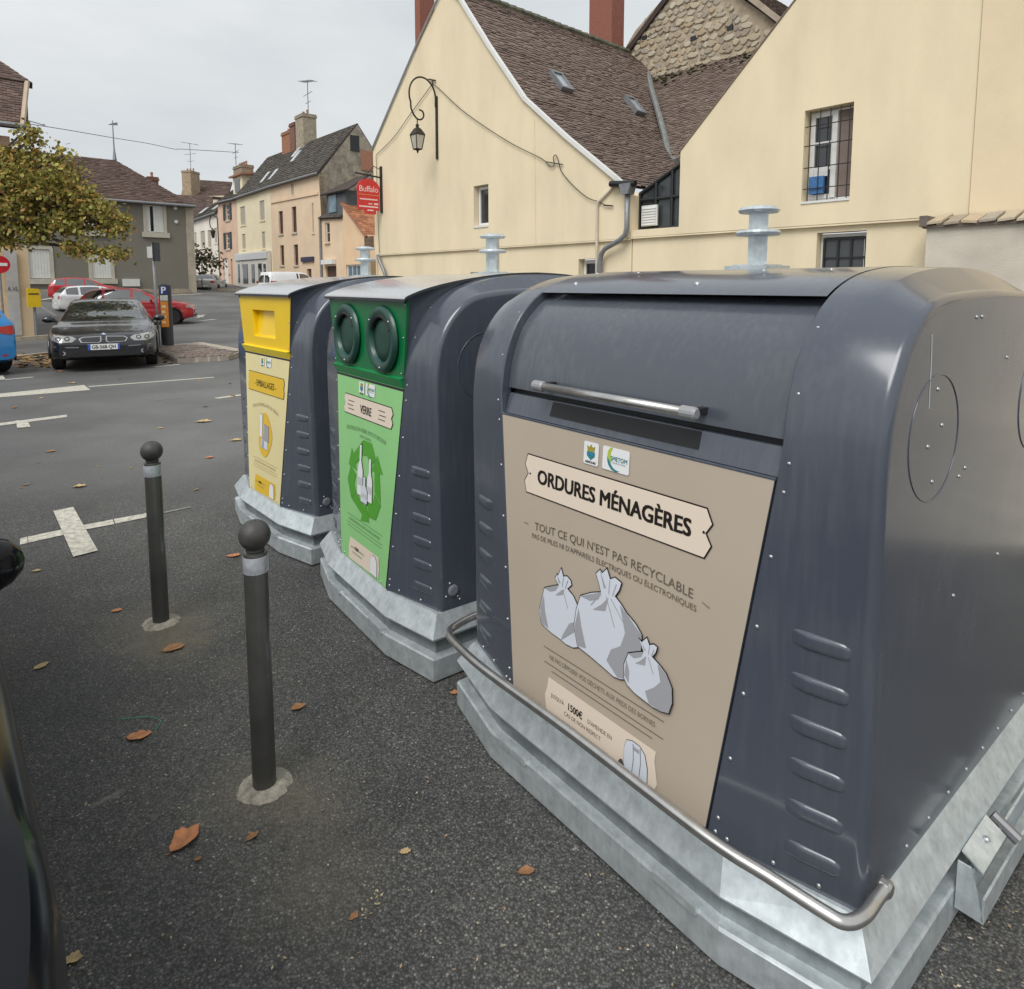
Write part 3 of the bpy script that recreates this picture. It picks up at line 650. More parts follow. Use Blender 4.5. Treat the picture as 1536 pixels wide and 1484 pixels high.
# pipes on the cream wall
dp = MB(); dp.tube([(3.40, -.1, 3.42), (3.40, -.1, 2.78), (3.36, -.1, 2.66), (3.22, -.1, 2.56), (2.85, -.08, 2.42), (2.74, -.06, 2.32), (2.70, -.05, 2.15), (2.70, -.05, -.3)], .05, 10)
o = dp.build('downpipe', M_ZINC, smooth=True, loc=W.o, rz=W.rz); tag(o, 'grey zinc downpipe bending across the cream wall below the glazed link', 'pipe')
hb = MB(); hb.prism([(3.27, -.2, 3.62), (3.55, -.2, 3.62), (3.48, -.2, 3.42), (3.33, -.2, 3.42)], (0, .2, 0)); hb.build('hopper', M_ZINC, o)
MB().tube([(3.0, -.12, 3.66), (3.6, -.12, 3.6)], .06, 8).build('gutter_end', M_BLACK, o)
cp = MB(); cp.tube([(3.06, -.04, 3.66), (2.63, -.04, 3.36), (2.60, -.04, 3.28), (2.60, -.04, 2.5), (2.605, -.03, -.3)], .028, 8)
o = cp.build('conduit', mat('pale_conduit', (.62, .55, .44), .7), smooth=True, loc=W.o, rz=W.rz); tag(o, 'thin pale conduit running down the cream wall beside the zinc downpipe', 'pipe')
dp = MB(); dp.tube([(-5.86, -.06, 2.58), (-5.75, -.07, 2.40), (-5.55, -.07, 2.15), (-5.46, -.07, 2.0), (-5.44, -.07, -.3)], .05, 8)
o = dp.build('downpipe', M_ZINC, smooth=True, loc=W.o, rz=W.rz); tag(o, 'short grey downpipe at the left foot of the cream gable', 'pipe')

# cable slung across the gable, with its hooks
def wpt(u, v, n=-.04): s, z = W.px(u, v, n); return (s, n, z)
cb = MB(); pts = [wpt(*p) for p in [(564, 233), (590, 207), (615, 172), (640, 138), (648, 128), (656, 131), (690, 163), (730, 192), (770, 217), (812, 238), (825, 250), (831, 248), (830, 236), (834, 233), (838, 243), (842, 257), (858, 277), (880, 296), (898, 303), (908, 308)]]
cb.tube(catmull(pts, 4), .009, 6); cb.tube([wpt(564, 233), wpt(566, 300), wpt(569, 380)], .008, 6)
o = cb.build('wall_cable', M_IRON, loc=W.o, rz=W.rz); tag(o, 'thin dark cable slung across the cream gable wall', 'cable')
hk = MB(); hk.tube([wpt(643, 119), wpt(653, 121)], .02, 6); hk.tube([wpt(648, 120), wpt(649, 129)], .015, 6); hk.tube([wpt(820, 243), wpt(844, 247)], .012, 6); hk.tube([wpt(906, 308), wpt(919, 309)], .015, 6)
hk.build('cable_hook', M_IRON, o)

# wrought-iron wall lantern
LN = empty('wall_lantern', W.w(-2.88, 0, 5.0), W.rz); tag(LN, 'wrought iron crook lantern on the cream gable wall', 'lantern')
b = MB(); b.box(-.035, .035, -.04, 0, -.05, 1.52); b.build('wall_bar', M_IRON, LN)
arc = [(0, -.05, 1.25)]+[(0, -.05-.40+.40*cos(a), 1.45+.46*sin(a)) for a in [rad(x) for x in range(-10, 215, 12)]]
arc += [(0, -.80, 1.10), (0, -.72, .95), (0, -.60, .86), (0, -.48, .88), (0, -.42, .98), (0, -.46, 1.08), (0, -.56, 1.10)]
b = MB(); b.tube(catmull(arc, 2), .022, 8); b.build('crook', M_IRON, LN, smooth=True)
b = MB(); cx_ = (0, -.62, 0)
b.tube([(0, -.62, .86), (0, -.62, .68)], .016, 6); b.lathe([(.03, .74), (.05, .70), (.03, .67), (.10, .62), (.19, .50), (.205, .47), (.17, .46)], 4, cx_, a0=pi/4)
for a in range(4):
    c, s = cos(pi/4+a*pi/2), sin(pi/4+a*pi/2); b.tube([(c*.185, -.62+s*.185, .47), (c*.11, -.62+s*.11, .12)], .013, 5)
    c2, s2 = cos(3*pi/4+a*pi/2), sin(3*pi/4+a*pi/2); b.tube([(c*.11, -.62+s*.11, .12), (c2*.11, -.62+s2*.11, .12)], .013, 5)
b.tube([(0, -.62, .12), (0, -.62, .02)], [.05, .012], 6); b.build('lantern_frame', M_IRON, LN)
b = MB(); b.lathe([(.175, .46), (.105, .13)], 4, cx_, a0=pi/4); b.build('lantern_glass', mat('lantern_glass', (.55, .52, .44), .2, 0, .1), LN)

# hanging red shop sign
SN = empty('hanging_shop_sign', W.w(-5.66, 0, 3.7), W.rz); tag(SN, 'red arched shop sign hanging from an iron bracket on the cream gable', 'sign')
b = MB(); b.box(-.04, .04, -.05, 0, .10, 1.42); b.tube([(0, -.03, 1.10), (0, -.86, 1.16)], .025, 6); b.tube([(0, -.03, 1.33), (0, -.25, 1.40), (0, -.5, 1.14)], .012, 5); b.build('bracket', M_IRON, SN)
M_RED = mat('red_sign', (.62, .035, .035), .4, 0, .15, 6); ho = [(-.10, .10), (-.80, .10), (-.80, .62)]+[(-.45+.37*cos(a), .68+.30*sin(a)) for a in [rad(x) for x in range(180, -1, -12)]]+[(-.10, .62)]
b = MB(); b.prism([(-.02, p[0], p[1]+.05) for p in ho], (.04, 0, 0)); sb = b.build('sign_board', M_RED, SN)
b = MB(); b.prism([(-.015, -.58, .04), (-.015, -.22, .04), (-.015, -.22, .15), (-.015, -.58, .15)], (.03, 0, 0)); b.build('sign_tail', M_RED, SN)
fr = empty('print_face'); bpy.data.objects.remove(fr)
M_PW = mat('sign_white_print', (.85, .72, .70), .5, 0, 0); M_PY = mat('sign_yellow_print', (.75, .55, .18), .5, 0, 0)
rt_ = (pi/2, 0, pi/2)
for (tx, sz, y, z, m_) in (('Buffalo', .24, -.45, .66, M_PW), ('~~~~~~~~~', .13, -.45, .54, M_PY), ):
    me = text_mesh(tx, sz, .95); ob = finish('lettering', me, m_, sb); ob.location = (.0235, y, z); ob.rotation_euler = rt_

random.seed(5)
for (y0, y1, z, h) in ((-.74, -.16, .43, .035), (-.46, -.34, .31, .03), (-.28, -.14, .305, .05), (-.76, -.14, .22, .04), (-.50, -.30, .12, .04)):   # lines of small print
    y = y0
    while y < y1:
        w_ = min(random.uniform(.03, .07), y1-y); MB().box(.0205, .0225, y, y+w_*.85, z, z+h).build('print_line', M_PW, sb); y += w_
# ---- row of houses up the street
R = Plane(-13.6, 47, 41)
c2 = lambda x, y: (250+x*.2279, 130+y*.2279)
def rs(x, y, n=0.): return R.px(*c2(x, y), n)
def rect(x0, y0, x1, y1):
    s0, za = rs(x0, y0); s1, zb = rs(x1, y1); s0b, zc = rs(x0, y1); s1b, zd = rs(x1, y0)
    return (min(s0, s1), (zb+zc)/2, max(s0, s1), (za+zd)/2)
def house(name, label, x0, x1, yl, yr, wm, wins, fm=M_WHITE, wname='window'):
    E_ = empty(name, R.o, R.rz); tag(E_, label, 'house', 'houses along the street')
    s0, z0 = rs(x0, yl); s1, z1 = rs(x1, yr); hs_ = [rect(*w_[:4]) for w_ in wins]
    wall('wall', [(s0, -.5), (s1, -.5), (s1, z1), (s0, z0)], hs_, wm, E_, 0, .2)
    for w_, h in zip(wins, hs_):
        kind = w_[4] if len(w_) > 4 else 'w'
        if kind == 'd':
            dd = MB().box(h[0], h[2], .14, .2, h[1], h[3]).build('door', w_[5] if len(w_) > 5 else mat('brown_door', (.09, .05, .035), .6), E_)
            MB().box(h[0]+.12, h[0]+.16, .10, .14, (h[1]+h[3])/2-.1, (h[1]+h[3])/2+.1).build('handle', M_STEEL, dd)
        elif kind == 's':
            o = MB().box(h[0], h[2], .06, .12, h[1], h[3]).build('shutters', w_[5], E_)
            MB().box(h[0]-.1, h[2]+.1, -.06, .05, h[1]-.12, h[1]-.005).build('sill', wm, o)
        else:
            o = window(E_, h, .12, w_[5] if len(w_) > 5 else fm, 2, 3, .07, panes=False, sill=None, mun=.04)
            MB().box(h[0]-.08, h[2]+.08, -.08, .1, h[1]-.14, h[1]-.006).build('sill', mat('pale_sill', (.55, .47, .38), .8), o)
            if kind == 'o':
                for sg in (-1, 1):
                    a = h[0]-.01 if sg < 0 else h[2]+.01; ww = .42*(h[2]-h[0])
                    MB().box(min(a, a+sg*ww), max(a, a+sg*ww), -.07, -.012, h[1], h[3]).build('shutter', w_[6], o)
    return E_, s0, s1, z0, z1
def house_roof(E_, s0, s1, z0, z1, nr, zr0, zr1, m, over=.25):
    q = [(s0, -over, z0-.05), (s1, -over, z1-.05), (s1, nr, zr1), (s0, nr, zr0)]
    r_ = slab('roof', q, .12, M_ROOFB, E_); tiles('roof_tiles', q, .38, .26, m, r_, .03, .04)
    slab('roof_back', [(s1, 2*nr, z1-.05), (s0, 2*nr, z0-.05), (s0, nr, zr0), (s1, nr, zr1)], .12, M_ROOFB, E_)
    MB().tube([(s0, -over-.02, z0-.06), (s1, -over-.02, z1-.06)], .08, 6).build('gutter', M_ZINC, r_); return r_
M_BEI = mat('peach_beige_render', lin((222, 197, 168)), .92, 0, .08, .6, spec=.2); M_YEL = mat('pale_yellow_render', lin((230, 217, 186)), .92, 0, .06, .6, spec=.2)
M_PNK = mat('pink_render', lin((216, 184, 160)), .92, 0, .08, .6, spec=.2); M_WHR = mat('off_white_render', lin((228, 220, 208)), .92, 0, .08, .5, spec=.2)
M_SHG = mat('grey_shutter', (.40, .36, .29), .7); M_SHD = mat('dark_green_shutter', (.03, .045, .042), .6); M_BRW = mat('dark_red_window', (.10, .03, .028), .6)
E1, s0, s1, z0, z1 = house('beige_house', 'tall beige three-storey house with a stone gable end', 682, 1008, 660, 568, M_BEI,
    [(735, 820, 768, 970, 'w', M_BRW), (822, 790, 857, 960, 'w', M_BRW), (955, 768, 971, 962, 's', M_SHG), (745, 1045, 775, 1175, 'w', M_BRW), (835, 1040, 868, 1175, 'w', M_BRW), (818, 640, 838, 715, 's', M_SHG), (922, 1200, 955, 1300, 'd')])
nr, zr = R.at_s(536, 185, s1); zr0 = R.px(*c2(690, 470), nr)[1]
house_roof(E1, s0, s1, z0, z1, nr, zr, zr, M_SLATE)
GS = mat('weathered_stone_gable', (.30, .26, .20), .95, 0, .4, 2.2, .6, 9)
mesh('gable_wall', [(s1, .3, -.5), (s1, 2*nr, -.5), (s1, 2*nr, z1-.1), (s1, nr, zr-.1), (s1, -.1, z1-.15)], [(0, 1, 2, 3, 4)], GS, E1)
n_, z_ = R.at_s(*c2(1237, 370), s1); MB().box(s1-.2, s1+.03, n_-.35, n_+.35, z_-.6, z_+.5).build('gable_vent', M_DARK, E1)
n_, z_ = R.at_s(*c2(1328, 490), s1); MB().box(s1-.2, s1+.05, n_-.6, n_+.6, z_-.7, z_+.7).build('brick_patch', M_TERRA, E1)
a_, b_ = rect(680, 735, 1000, 750)[1], 0
o = MB(); pA, pB = rs(690, 770), rs(1000, 710); o.prism([(pA[0], -.08, pA[1]), (pB[0], -.08, pB[1]), (pB[0], -.08, pB[1]+.18), (pA[0], -.08, pA[1]+.18)], (0, .1, 0)); o.build('string_course', M_BEI, E1)
pl = rect(893, 1122, 973, 1153); o = MB().box(pl[0], pl[2], -.14, -.01, pl[1], pl[3]).build('shop_plaque', mat('dark_blue_plaque', (.03, .035, .07), .4), E1)
def roofwin(E_, x, y, s_w, z0, nr, zr, h=1.2):
    best = min(((abs((z0+(zr-z0)*n/nr)-R.px(*c2(x, y), n)[1]), n) for n in [i*.1 for i in range(1, 80)]))[1]; s, z = R.px(*c2(x, y), best); sl = (zr-z0)/nr
    d = Vector((0, 1, sl)).normalized(); u = Vector((0, -sl, 1)).normalized(); c = Vector((s, best, z0+(zr-z0)*best/nr))+u*.08
    q = [c, c+Vector((s_w, 0, 0)), c+Vector((s_w, 0, 0))+d*h, c+d*h]; o = MB().prism(q, u*.08).build('skylight', mat('pale_skylight', (.50, .52, .53), .2, 0, 0), E_)
for (x, y) in ((820, 505), (825, 475)): roofwin(E1, x, y, .55, z1, nr, zr)
chimney(E1, s1-10.6, s1-9.6, nr-.5, nr+.5, zr-1.5, zr+1.7, mat('brown_brick', (.20, .10, .07), .9, 0, .3, 10), 1)
chimney(E1, s1-9.4, s1-7.9, nr-.5, nr+.6, zr-1.5, zr+2.1, mat('beige_chimney', (.34, .29, .21), .9, 0, .3, 4), 2)
def antenna(parent, s, n, z0, h, k=4):
    b = MB(); b.tube([(s, n, z0), (s, n, z0+h)], .035, 5); z = z0+h
    b.tube([(s-1.1, n, z+.15), (s+1.1, n, z-.25)], .03, 5)
    for i in range(k): x = s-1.0+i*2.0/(k-1); b.tube([(x, n-.35, z-.05-.18*(x-s)), (x, n+.35, z-.05-.18*(x-s))], .022, 4)
    b.tube([(s-.8, n, z0+h*.6), (s+.8, n, z0+h*.62)], .025, 4); b.tube([(s-.5, n, z0+h*.35), (s+.5, n, z0+h*.36)], .022, 4); b.build('antenna', mat('aerial_metal', (.22, .22, .22), .5, .5), parent)
antenna(E1, s1-8.0, nr, zr+2.1, 2.6, 5)
E2, s0, s1, z0, z1 = house('yellow_house', 'pale yellow house with closed grey shutters and a white shopfront', 458, 681, 735, 661, M_YEL,
    [(483, 790, 520, 912, 's', M_SHG), (610, 750, 646, 880, 's', M_SHG), (495, 970, 521, 1070, 's', M_SHG), (625, 955, 650, 1065, 's', M_SHG)])
house_roof(E2, s0, s1, z0, z1, nr, zr, zr, M_SLATE)
for (x, y) in ((620, 640), (672, 628)): roofwin(E2, x, y, .55, z1, nr, zr)
sf = rect(475, 1092, 700, 1400); o = MB().box(sf[0], sf[2], -.35, -.05, -.3, sf[3]).build('shopfront', mat('white_shopfront', (.66, .63, .57), .6, 0, .05), E2)
for r_ in ((497, 1170, 511, 1290), (530, 1170, 565, 1295), (588, 1170, 610, 1290), (632, 1165, 658, 1290), (668, 1168, 685, 1285)):
    q = rect(*r_); MB().box(q[0], q[2], -.40, -.34, q[1], q[3]).build('shop_window', M_GLASS, o)
q = rect(480, 1100, 690, 1140); MB().box(q[0], q[2], -.45, -.36, q[1], q[3]).build('fascia', mat('pale_blue_fascia', (.58, .60, .60), .5, 0, .05), o)
chimney(E2, s1-3.6, s1-1.0, nr-.4, nr+.6, zr-2.6, zr+1.3, mat('orange_brick', (.32, .15, .085), .9, 0, .25, 8), 4)
E3, s0, s1, z0, z1 = house('pink_house', 'narrow pink house with dark green shutters', 335, 457, 765, 737, M_PNK,
    [(385, 772, 418, 880, 'o', M_WHITE, M_SHD), (388, 960, 420, 1070, 'o', M_WHITE, M_SHD), (368, 1130, 410, 1330, 'd', M_WHITE), (420, 1135, 440, 1330, 'd', M_SHG)])
house_roof(E3, s0, s1, z0, z1, nr*.8, zr-2.2, zr-2.2, M_SLATE)
dn = MB(); dn.box(s1-3.0, s1-.6, .8, 3.0, z1, z1+2.3); o = dn.build('dormer', M_YEL, E3)
slab('dormer_roof', [(s1-3.3, .5, z1+2.3), (s1-.3, .5, z1+2.3), (s1-.3, 3.5, z1+2.7), (s1-3.3, 3.5, z1+2.7)], .15, M_TERRA, o); MB().box(s1-2.5, s1-1.2, .76, .82, z1+.8, z1+1.9).build('dormer_window', M_GLASS, o)
roofwin(E3, 455, 655, .7, z0, nr*.8, zr-2.2)
chimney(E3, s0-.6, s0+1.6, nr*.6, nr*.6+1.1, zr-4.0, zr-.3, mat('grey_brick', (.28, .22, .16), .9, 0, .3, 8), 4); antenna(E3, s0+.2, nr*.6, zr-.2, 2.0, 3)
E4, s0, s1, z0, z1 = house('white_house', 'low white house with grey shutters left of the pink house', 172, 334, 885, 828, M_WHR,
    [(182, 960, 200, 1070, 's', M_SHG), (222, 950, 256, 1065, 's', M_SHG), (268, 945, 296, 1060, 's', M_SHG), (312, 930, 334, 1030, 's', M_SHG), (285, 1130, 300, 1230, 's', M_SHG), (225, 1140, 245, 1300, 'd')])
house_roof(E4, s0, s1, z0, z1, 5, z0+4.2, z1+4.2, M_SLATE)
for (x, y) in ((215, 845), (300, 820)): roofwin(E4, x, y, .9, z1, 5, z1+4.2, 1.0)
E5, s0, s1, z0, z1 = house('far_pink_house', 'small mauve house glimpsed at the end of the street', 100, 171, 1010, 1000, mat('mauve_render', lin((208, 186, 180)), .9), [(140, 1060, 160, 1110, 'w')])
house_roof(E5, s0, s1, z0, z1, 4, z0+3.5, z1+3.5, M_TILEF)
# low annex at the right end of the row
E6 = empty('low_beige_annex', R.o, R.rz); tag(E6, 'low beige annex with slate dormer and orange tiled lean-to', 'house', 'houses along the street')
sa, za = rs(1012, 868); sb_, zb_ = rs(1160, 860); sc_, zc_ = rs(1400, 975)
aw = [rect(1042, 895, 1076, 1028), rect(1048, 1182, 1120, 1330), rect(1180, 1172, 1278, 1310)]
wall('wall', [(sa, -.5), (sb_, -.5), (sb_, zb_), (sa, za)], aw[:2], M_BEI, E6, 0, .2)
s_p, z_p = rs(1150, 772); s_q, z_q = rs(1306, 975)
wall('side_wall', [(sb_+.01, -.5), (sc_, -.5), (sc_, z_q-.2), (s_q, z_q), (sb_+.01, z_p)], aw[2:], mat('peach_render', lin((226, 194, 158)), .92, 0, .1, .8), E6, .0, .2)
window(E6, aw[0], .1, M_WHITE, 1, 2, .07, panes=False, sill=M_BEI); MB().box(aw[1][0], aw[1][2], .12, .2, aw[1][1], aw[1][3]).build('door', mat('brown_door', (.09, .05, .035), .6), E6)
window(E6, aw[2], .1, M_WHITE, 3, 1, .1, mat('shop_glass', (.14, .20, .25), .1, 0, .4, 1), panes=False, name='shop_window')
q = rect(1040, 1140, 1116, 1170); MB().box(q[0], q[2], -.3, -.02, q[1], q[3]).build('shop_sign', M_WHITE, E6)
M_OR = per_piece('orange_roof_tile', [(.42, .16, .075), (.52, .24, .12), (.30, .12, .07), (.46, .20, .10), (.24, .15, .09)], .85, .4, 20, .2, True)
q = [(s_q+.3, -.15, z_q-.1), (s_q+.3, 5, z_q-.1), (sb_, 5, z_p+.1), (sb_, -.15, z_p+.1)]
slab('lean_to_roof', q, .1, M_TERRA, E6); tiles('roof_tiles', q, .30, .26, M_OR, E6)
q = [(sa, -.2, za), (sb_, -.2, zb_), (sb_, 4, zb_+3.2), (sa, 4, za+3.2)]; slab('slate_roof', q, .12, M_ROOFB, E6); tiles('roof_tiles', q, .3, .22, M_SLATE, E6)
dr = rect(1060, 712, 1112, 828); dmo = MB().box(dr[0]-.4, dr[2]+1.3, .1, 2.6, dr[1]-.2, dr[3]+.15).build('dormer', mat('slate_cladding', (.10, .105, .11), .7, 0, .2, 3), E6)
slab('dormer_roof', [(dr[0]-.8, -.2, dr[3]+.1), (dr[2]+2.2, -.2, dr[3]+.1), (dr[2]+1.2, 2, dr[3]+1.4), (dr[0]+.2, 2, dr[3]+1.4)], .1, M_ROOFB, dmo)
MB().box(dr[0], dr[2], .04, .12, dr[1], dr[3]).build('dormer_window', mat('shop_glass', (.14, .20, .25), .1), dmo)
MB().tube([(sa+.1, -.1, za), (sa+.1, -.1, 0)], .09, 6).build('downpipe', M_ZINC, E6)
MB().box(sc_-2.2, sc_, -.05, .0, 0, 3.2).build('side_door', mat('tan_door', (.30, .19, .10), .7), E6)
w_ = rect(1300, 985, 1365, 1070); MB().box(w_[0], w_[2], .0, .15, w_[1], w_[3]).build('blind_window', mat('brown_blind', (.16, .11, .095), .8), E6)
# brown-roofed houses behind the row
F_ = Plane(-40, 86, 80); FH = empty('far_brown_roof_house', F_.o, F_.rz); tag(FH, 'distant house with big brown tiled roof and stone chimney above the street', 'house')
def fpx(x, y, n=0.): s, z = F_.px(*c2(x, y), n); return (s, n, z)
q = [fpx(165, 722), fpx(400, 735), fpx(430, 628, 5), fpx(178, 612, 5)]; slab('roof', q, .2, M_ROOFB, FH); tiles('roof_tiles', q, .5, .4, M_TILEF, FH, .04, .06)
a, c = fpx(165, 722), fpx(400, 735); MB().box(a[0], c[0], .2, 4, 0, a[2]).build('wall', M_YEL, FH)
x0, x1 = fpx(120, 600)[0], fpx(178, 600)[0]; chimney(FH, x0, x1, -.6, 1.2, fpx(120, 730)[2], fpx(120, 560)[2], mat('stone_chimney', (.36, .27, .18), .9, 0, .3, 3), 3)
mesh('gable_wall', [fpx(95, 712), fpx(165, 722), fpx(165, 640), fpx(118, 600)], [(0, 1, 2, 3)], mat('stone_chimney', (.36, .27, .18), .9), FH); antenna(FH, (x0+x1)/2, .4, fpx(120, 555)[2], 3.5, 3)
F2 = Plane(-40, 78, 80); FK = empty('far_long_roof_house', F2.o, F2.rz); tag(FK, 'distant house with long brown roof beyond the grey-green house', 'house')
def f2(x, y, n=0.): s, z = F2.px(*c2(x, y), n); return (s, n, z)
q = [f2(0, 890), f2(300, 890), f2(300, 725, 5), f2(-40, 705, 5)]; slab('roof', q, .2, M_ROOFB, FK); tiles('roof_tiles', q, .5, .4, M_TILEF, FK, .04, .06)
MB().box(f2(0, 890)[0], f2(300, 890)[0], .2, 4, 0, f2(0, 890)[2]).build('wall', M_PNK, FK)

# ---- grey-green house on the left
G = Plane(-22.6, 46, 132); c1 = lambda x, y: (x*.25604, 180+y*.25604)
def gs(x, y, n=0.): return G.px(*c1(x, y), n)
GH = empty('grey_green_house', G.o, G.rz); tag(GH, 'grey-green rendered house with white shutters and hipped brown roof', 'house')
sR, zR = gs(1088, 500); sL = gs(40, 500)[0]-6; ze = zR+.05
def grect(x0, y0, x1, y1):
    a, b = gs(x0, y0), gs(x1, y1); c, d = gs(x0, y1), gs(x1, y0); return (a[0], (b[1]+c[1])/2, b[0], (a[1]+d[1])/2)
M_GG = mat('grey_green_render', lin((126, 122, 112)), .92, 0, .06, .5, .3, 20, spec=.2)
gw_ = [grect(852, 500, 962, 660), grect(165, 758, 300, 930), grect(532, 782, 655, 930), grect(505, 520, 610, 650)]
wall('wall', [(sL, -.5), (sR, -.5), (sR, ze), (sL, ze)], gw_, M_GG, GH, 0, .2)
M_SHW = mat('white_shutter', (.66, .66, .62), .6, 0, .05); M_SUR = mat('stone_surround', (.48, .45, .37), .85, 0, .1)
for i, h in enumerate(gw_):
    o = window(GH, h, .1, M_WHITE, 2, 1, .08, panes=False); fw = .18; b = MB()
    b.box(h[0]-fw, h[0], -.05, .1, h[1]-fw, h[3]+fw); b.box(h[2], h[2]+fw, -.05, .1, h[1]-fw, h[3]+fw); b.box(h[0], h[2], -.05, .1, h[3], h[3]+fw); b.box(h[0]-.3, h[2]+.3, -.16, .1, h[1]-fw-.15, h[1]-.004)
    b.build('surround', M_SUR, o); L_ = h[2]-h[0]
    ranges = [(0, .24), (.42, 1.)] if i == 0 else [(0, 1.)]
    for (f0, f1) in ranges:
        k = max(2, int((f1-f0)*7))
        for j in range(k):
            x0 = h[0]+L_*(f0+(f1-f0)*j/k)+.015; x1 = h[0]+L_*(f0+(f1-f0)*(j+1)/k)-.004; MB().box(x0-.011, x1, .03, .07, h[1]+.03, h[3]-.03).build('shutter_slat', M_SHW, o)
b = MB().box(sL, sR+.03, -.1, .2, -.5, gs(1080, 960)[1]-.35).build('plinth', mat('plinth_stone', (.36, .31, .25), .9, 0, .25, 3), GH)
MB().box(sR-.05, sR+.45, -.04, .5, -.4, ze-.05).build('corner_stone', mat('corner_stone', (.42, .37, .29), .9, 0, .2, 2), GH)
q = grect(715, 932, 818, 975); MB().box(q[0], q[2], -.14, -.01, q[1], q[3]).build('meter_box', M_SHW, GH)
nr_, zr_ = 4.6, gs(670, 236, 4.6)[1]; sh = gs(672, 236, 4.6)[0]
rf = slab('roof', [(sL-.4, -.4, ze-.1), (sR+.5, -.4, ze-.1), (sh, nr_, zr_), (sL+3.5, nr_, zr_)], .15, M_ROOFB, GH)
tiles('roof_tiles', [(sL-.4, -.4, ze-.1), (sR+.5, -.4, ze-.1), (sh, nr_, zr_), (sL+3.5, nr_, zr_)], .30, .24, M_TILEF, rf, .03, .04)
slab('hip', [(sR+.5, -.4, ze-.1), (sR+.5, 9.6, ze-.1), (sh, nr_+.02, zr_), (sh, nr_, zr_)], .1, M_ROOFB, GH)
MB().box(sR+.4, sR+.44, .5, 9.5, -.5, ze-.15).build('end_wall', M_GG, GH)
MB().tube([(sL-.4, -.45, ze-.12), (sR+.5, -.45, ze-.12)], .09, 6).build('gutter', M_ZINC, rf)
MB().tube([(sh, nr_, zr_), (sh, nr_, zr_+.8), (sh, nr_, zr_+2.7)], [.14, .05, .03], 6).build('finial', M_ZINC, rf)
MB().prism([(sh-.3, nr_, zr_+2.35), (sh+.32, nr_, zr_+2.42), (sh+.30, nr_, zr_+2.62), (sh-.05, nr_, zr_+2.5)], (0, .04, 0)).build('weather_vane', M_ZINC, rf)
antenna(GH, sh-5, nr_, zr_, 2.0, 3)
s_, z_ = gs(945, 400, 4); chimney(GH, s_-.35, s_+.35, 6, 6.7, z_-1.5, z_+1.0, mat('brown_brick', (.20, .10, .07), .9), 1)
for (x, y) in ((1025, 518), (1030, 597)):
    s_, z_ = gs(x, y); MB().lathe([(.12, -.1), (.12, 0), (.05, .02)], 8, (s_, -.02, z_), 'y').build('wall_lamp', M_SHW, GH)

# ---- corner building at the left edge
K = Plane(-15.2, 20.6, 131); KB = empty('corner_building', K.o, K.rz); tag(KB, 'stone corner building with tiled roof at the left edge', 'building')
def kp(u, v, n=0.): return K.px(u, v, n)
sR_, zE = kp(17, 200); M_KS = mat('corner_stone_render', lin((214, 190, 156)), .9, 0, .12, 1.2, .3, 20)
wall('wall', [(-7, -.4), (sR_, -.4), (sR_, zE), (-7, zE)], [(sR_-2.0, 4.9, sR_-1.0, 6.1)], mat('pinkish_render', lin((214, 182, 158)), .9, 0, .1, 1), KB, .6, .2)
window(KB, (sR_-1.98, 4.92, sR_-1.02, 6.08), .72, M_WHITE, 2, 3, panes=False)
sb0, sb1 = kp(-60, 420)[0], kp(46, 440)[0]; zt = kp(40, 372)[1]
MB().box(sb0, sb1, 0, .62, -.4, zt).build('lower_wall', M_KS, KB); MB().box(sb0, sb1+.02, -.05, .02, -.4, kp(20, 447)[1]).build('plinth', M_KS, KB)
sp0, sp1 = kp(9, 420)[0], kp(27, 420)[0]; o = MB().box(sp0, sp1, -.09, -.052, .15, zt-.1).build('pilaster_panel', mat('grey_white_panel', (.50, .50, .49), .7, 0, .1, 4), KB)
me = text_mesh('A.VL', .20, .7); t_ = finish('graffiti', me, mat('graffiti_ink', (.06, .06, .08), .7, 0, 0), o); t_.location = ((sp0+sp1)/2, -.096, kp(18, 437)[1]); t_.rotation_euler = (pi/2, 0, 0)
s_e, z_e = kp(43, 190, -.6); s_t, z_t = kp(40, 125, 1.2)
q = [(-7, -.6, z_e), (s_e, -.6, z_e), (s_t, 1.2, z_t), (-7, 1.2, z_t)]; rk = slab('roof', q, .14, M_ROOFB, KB); tiles('roof_tiles', q, .2, .13, M_TILEF, rk)
q = [(-7, 1.15, z_t+.02), (s_t+.15, 1.15, z_t+.02), (s_t-3.2, 5, z_t+3.4), (-7, 5, z_t+3.4)]; slab('upper_roof', q, .2, M_ROOFB, rk); tiles('roof_tiles', q, .2, .16, M_TILEF, rk)
MB().tube([(s_e-.15, -.66, z_e), (s_t, 1.1, z_t)], .07, 6).build('verge_tile', mat('pale_verge', (.48, .38, .28), .85), rk)
MB().tube([(-7, -.68, z_e-.02), (s_e+.05, -.68, z_e-.02)], .07, 6).build('gutter', M_ZINC, rk)
MB().box(sR_-.06, sR_-.02, .9, 7, -.4, zE).build('end_wall', mat('pinkish_render', lin((214, 182, 158)), .9), KB)

# cable crossing the sky
cb = MB(); a, m1, m2, e = at_d(43, 186, 20.2), at_d(170, 207, 32), at_d(262, 224, 44), at_d(358, 229, 56)
pts = catmull([a, at_d(100, 195, 25), m1, at_d(225, 216, 39), m2, at_d(275, 224, 46), e], 4); cb.tube(pts, [.012+.010*i/len(pts) for i in range(len(pts))], 5)
o = cb.build('overhead_cable', mat('grey_cable', (.14, .14, .14), .6)); tag(o, 'thin overhead cable sagging across the grey sky from the left roof', 'cable')

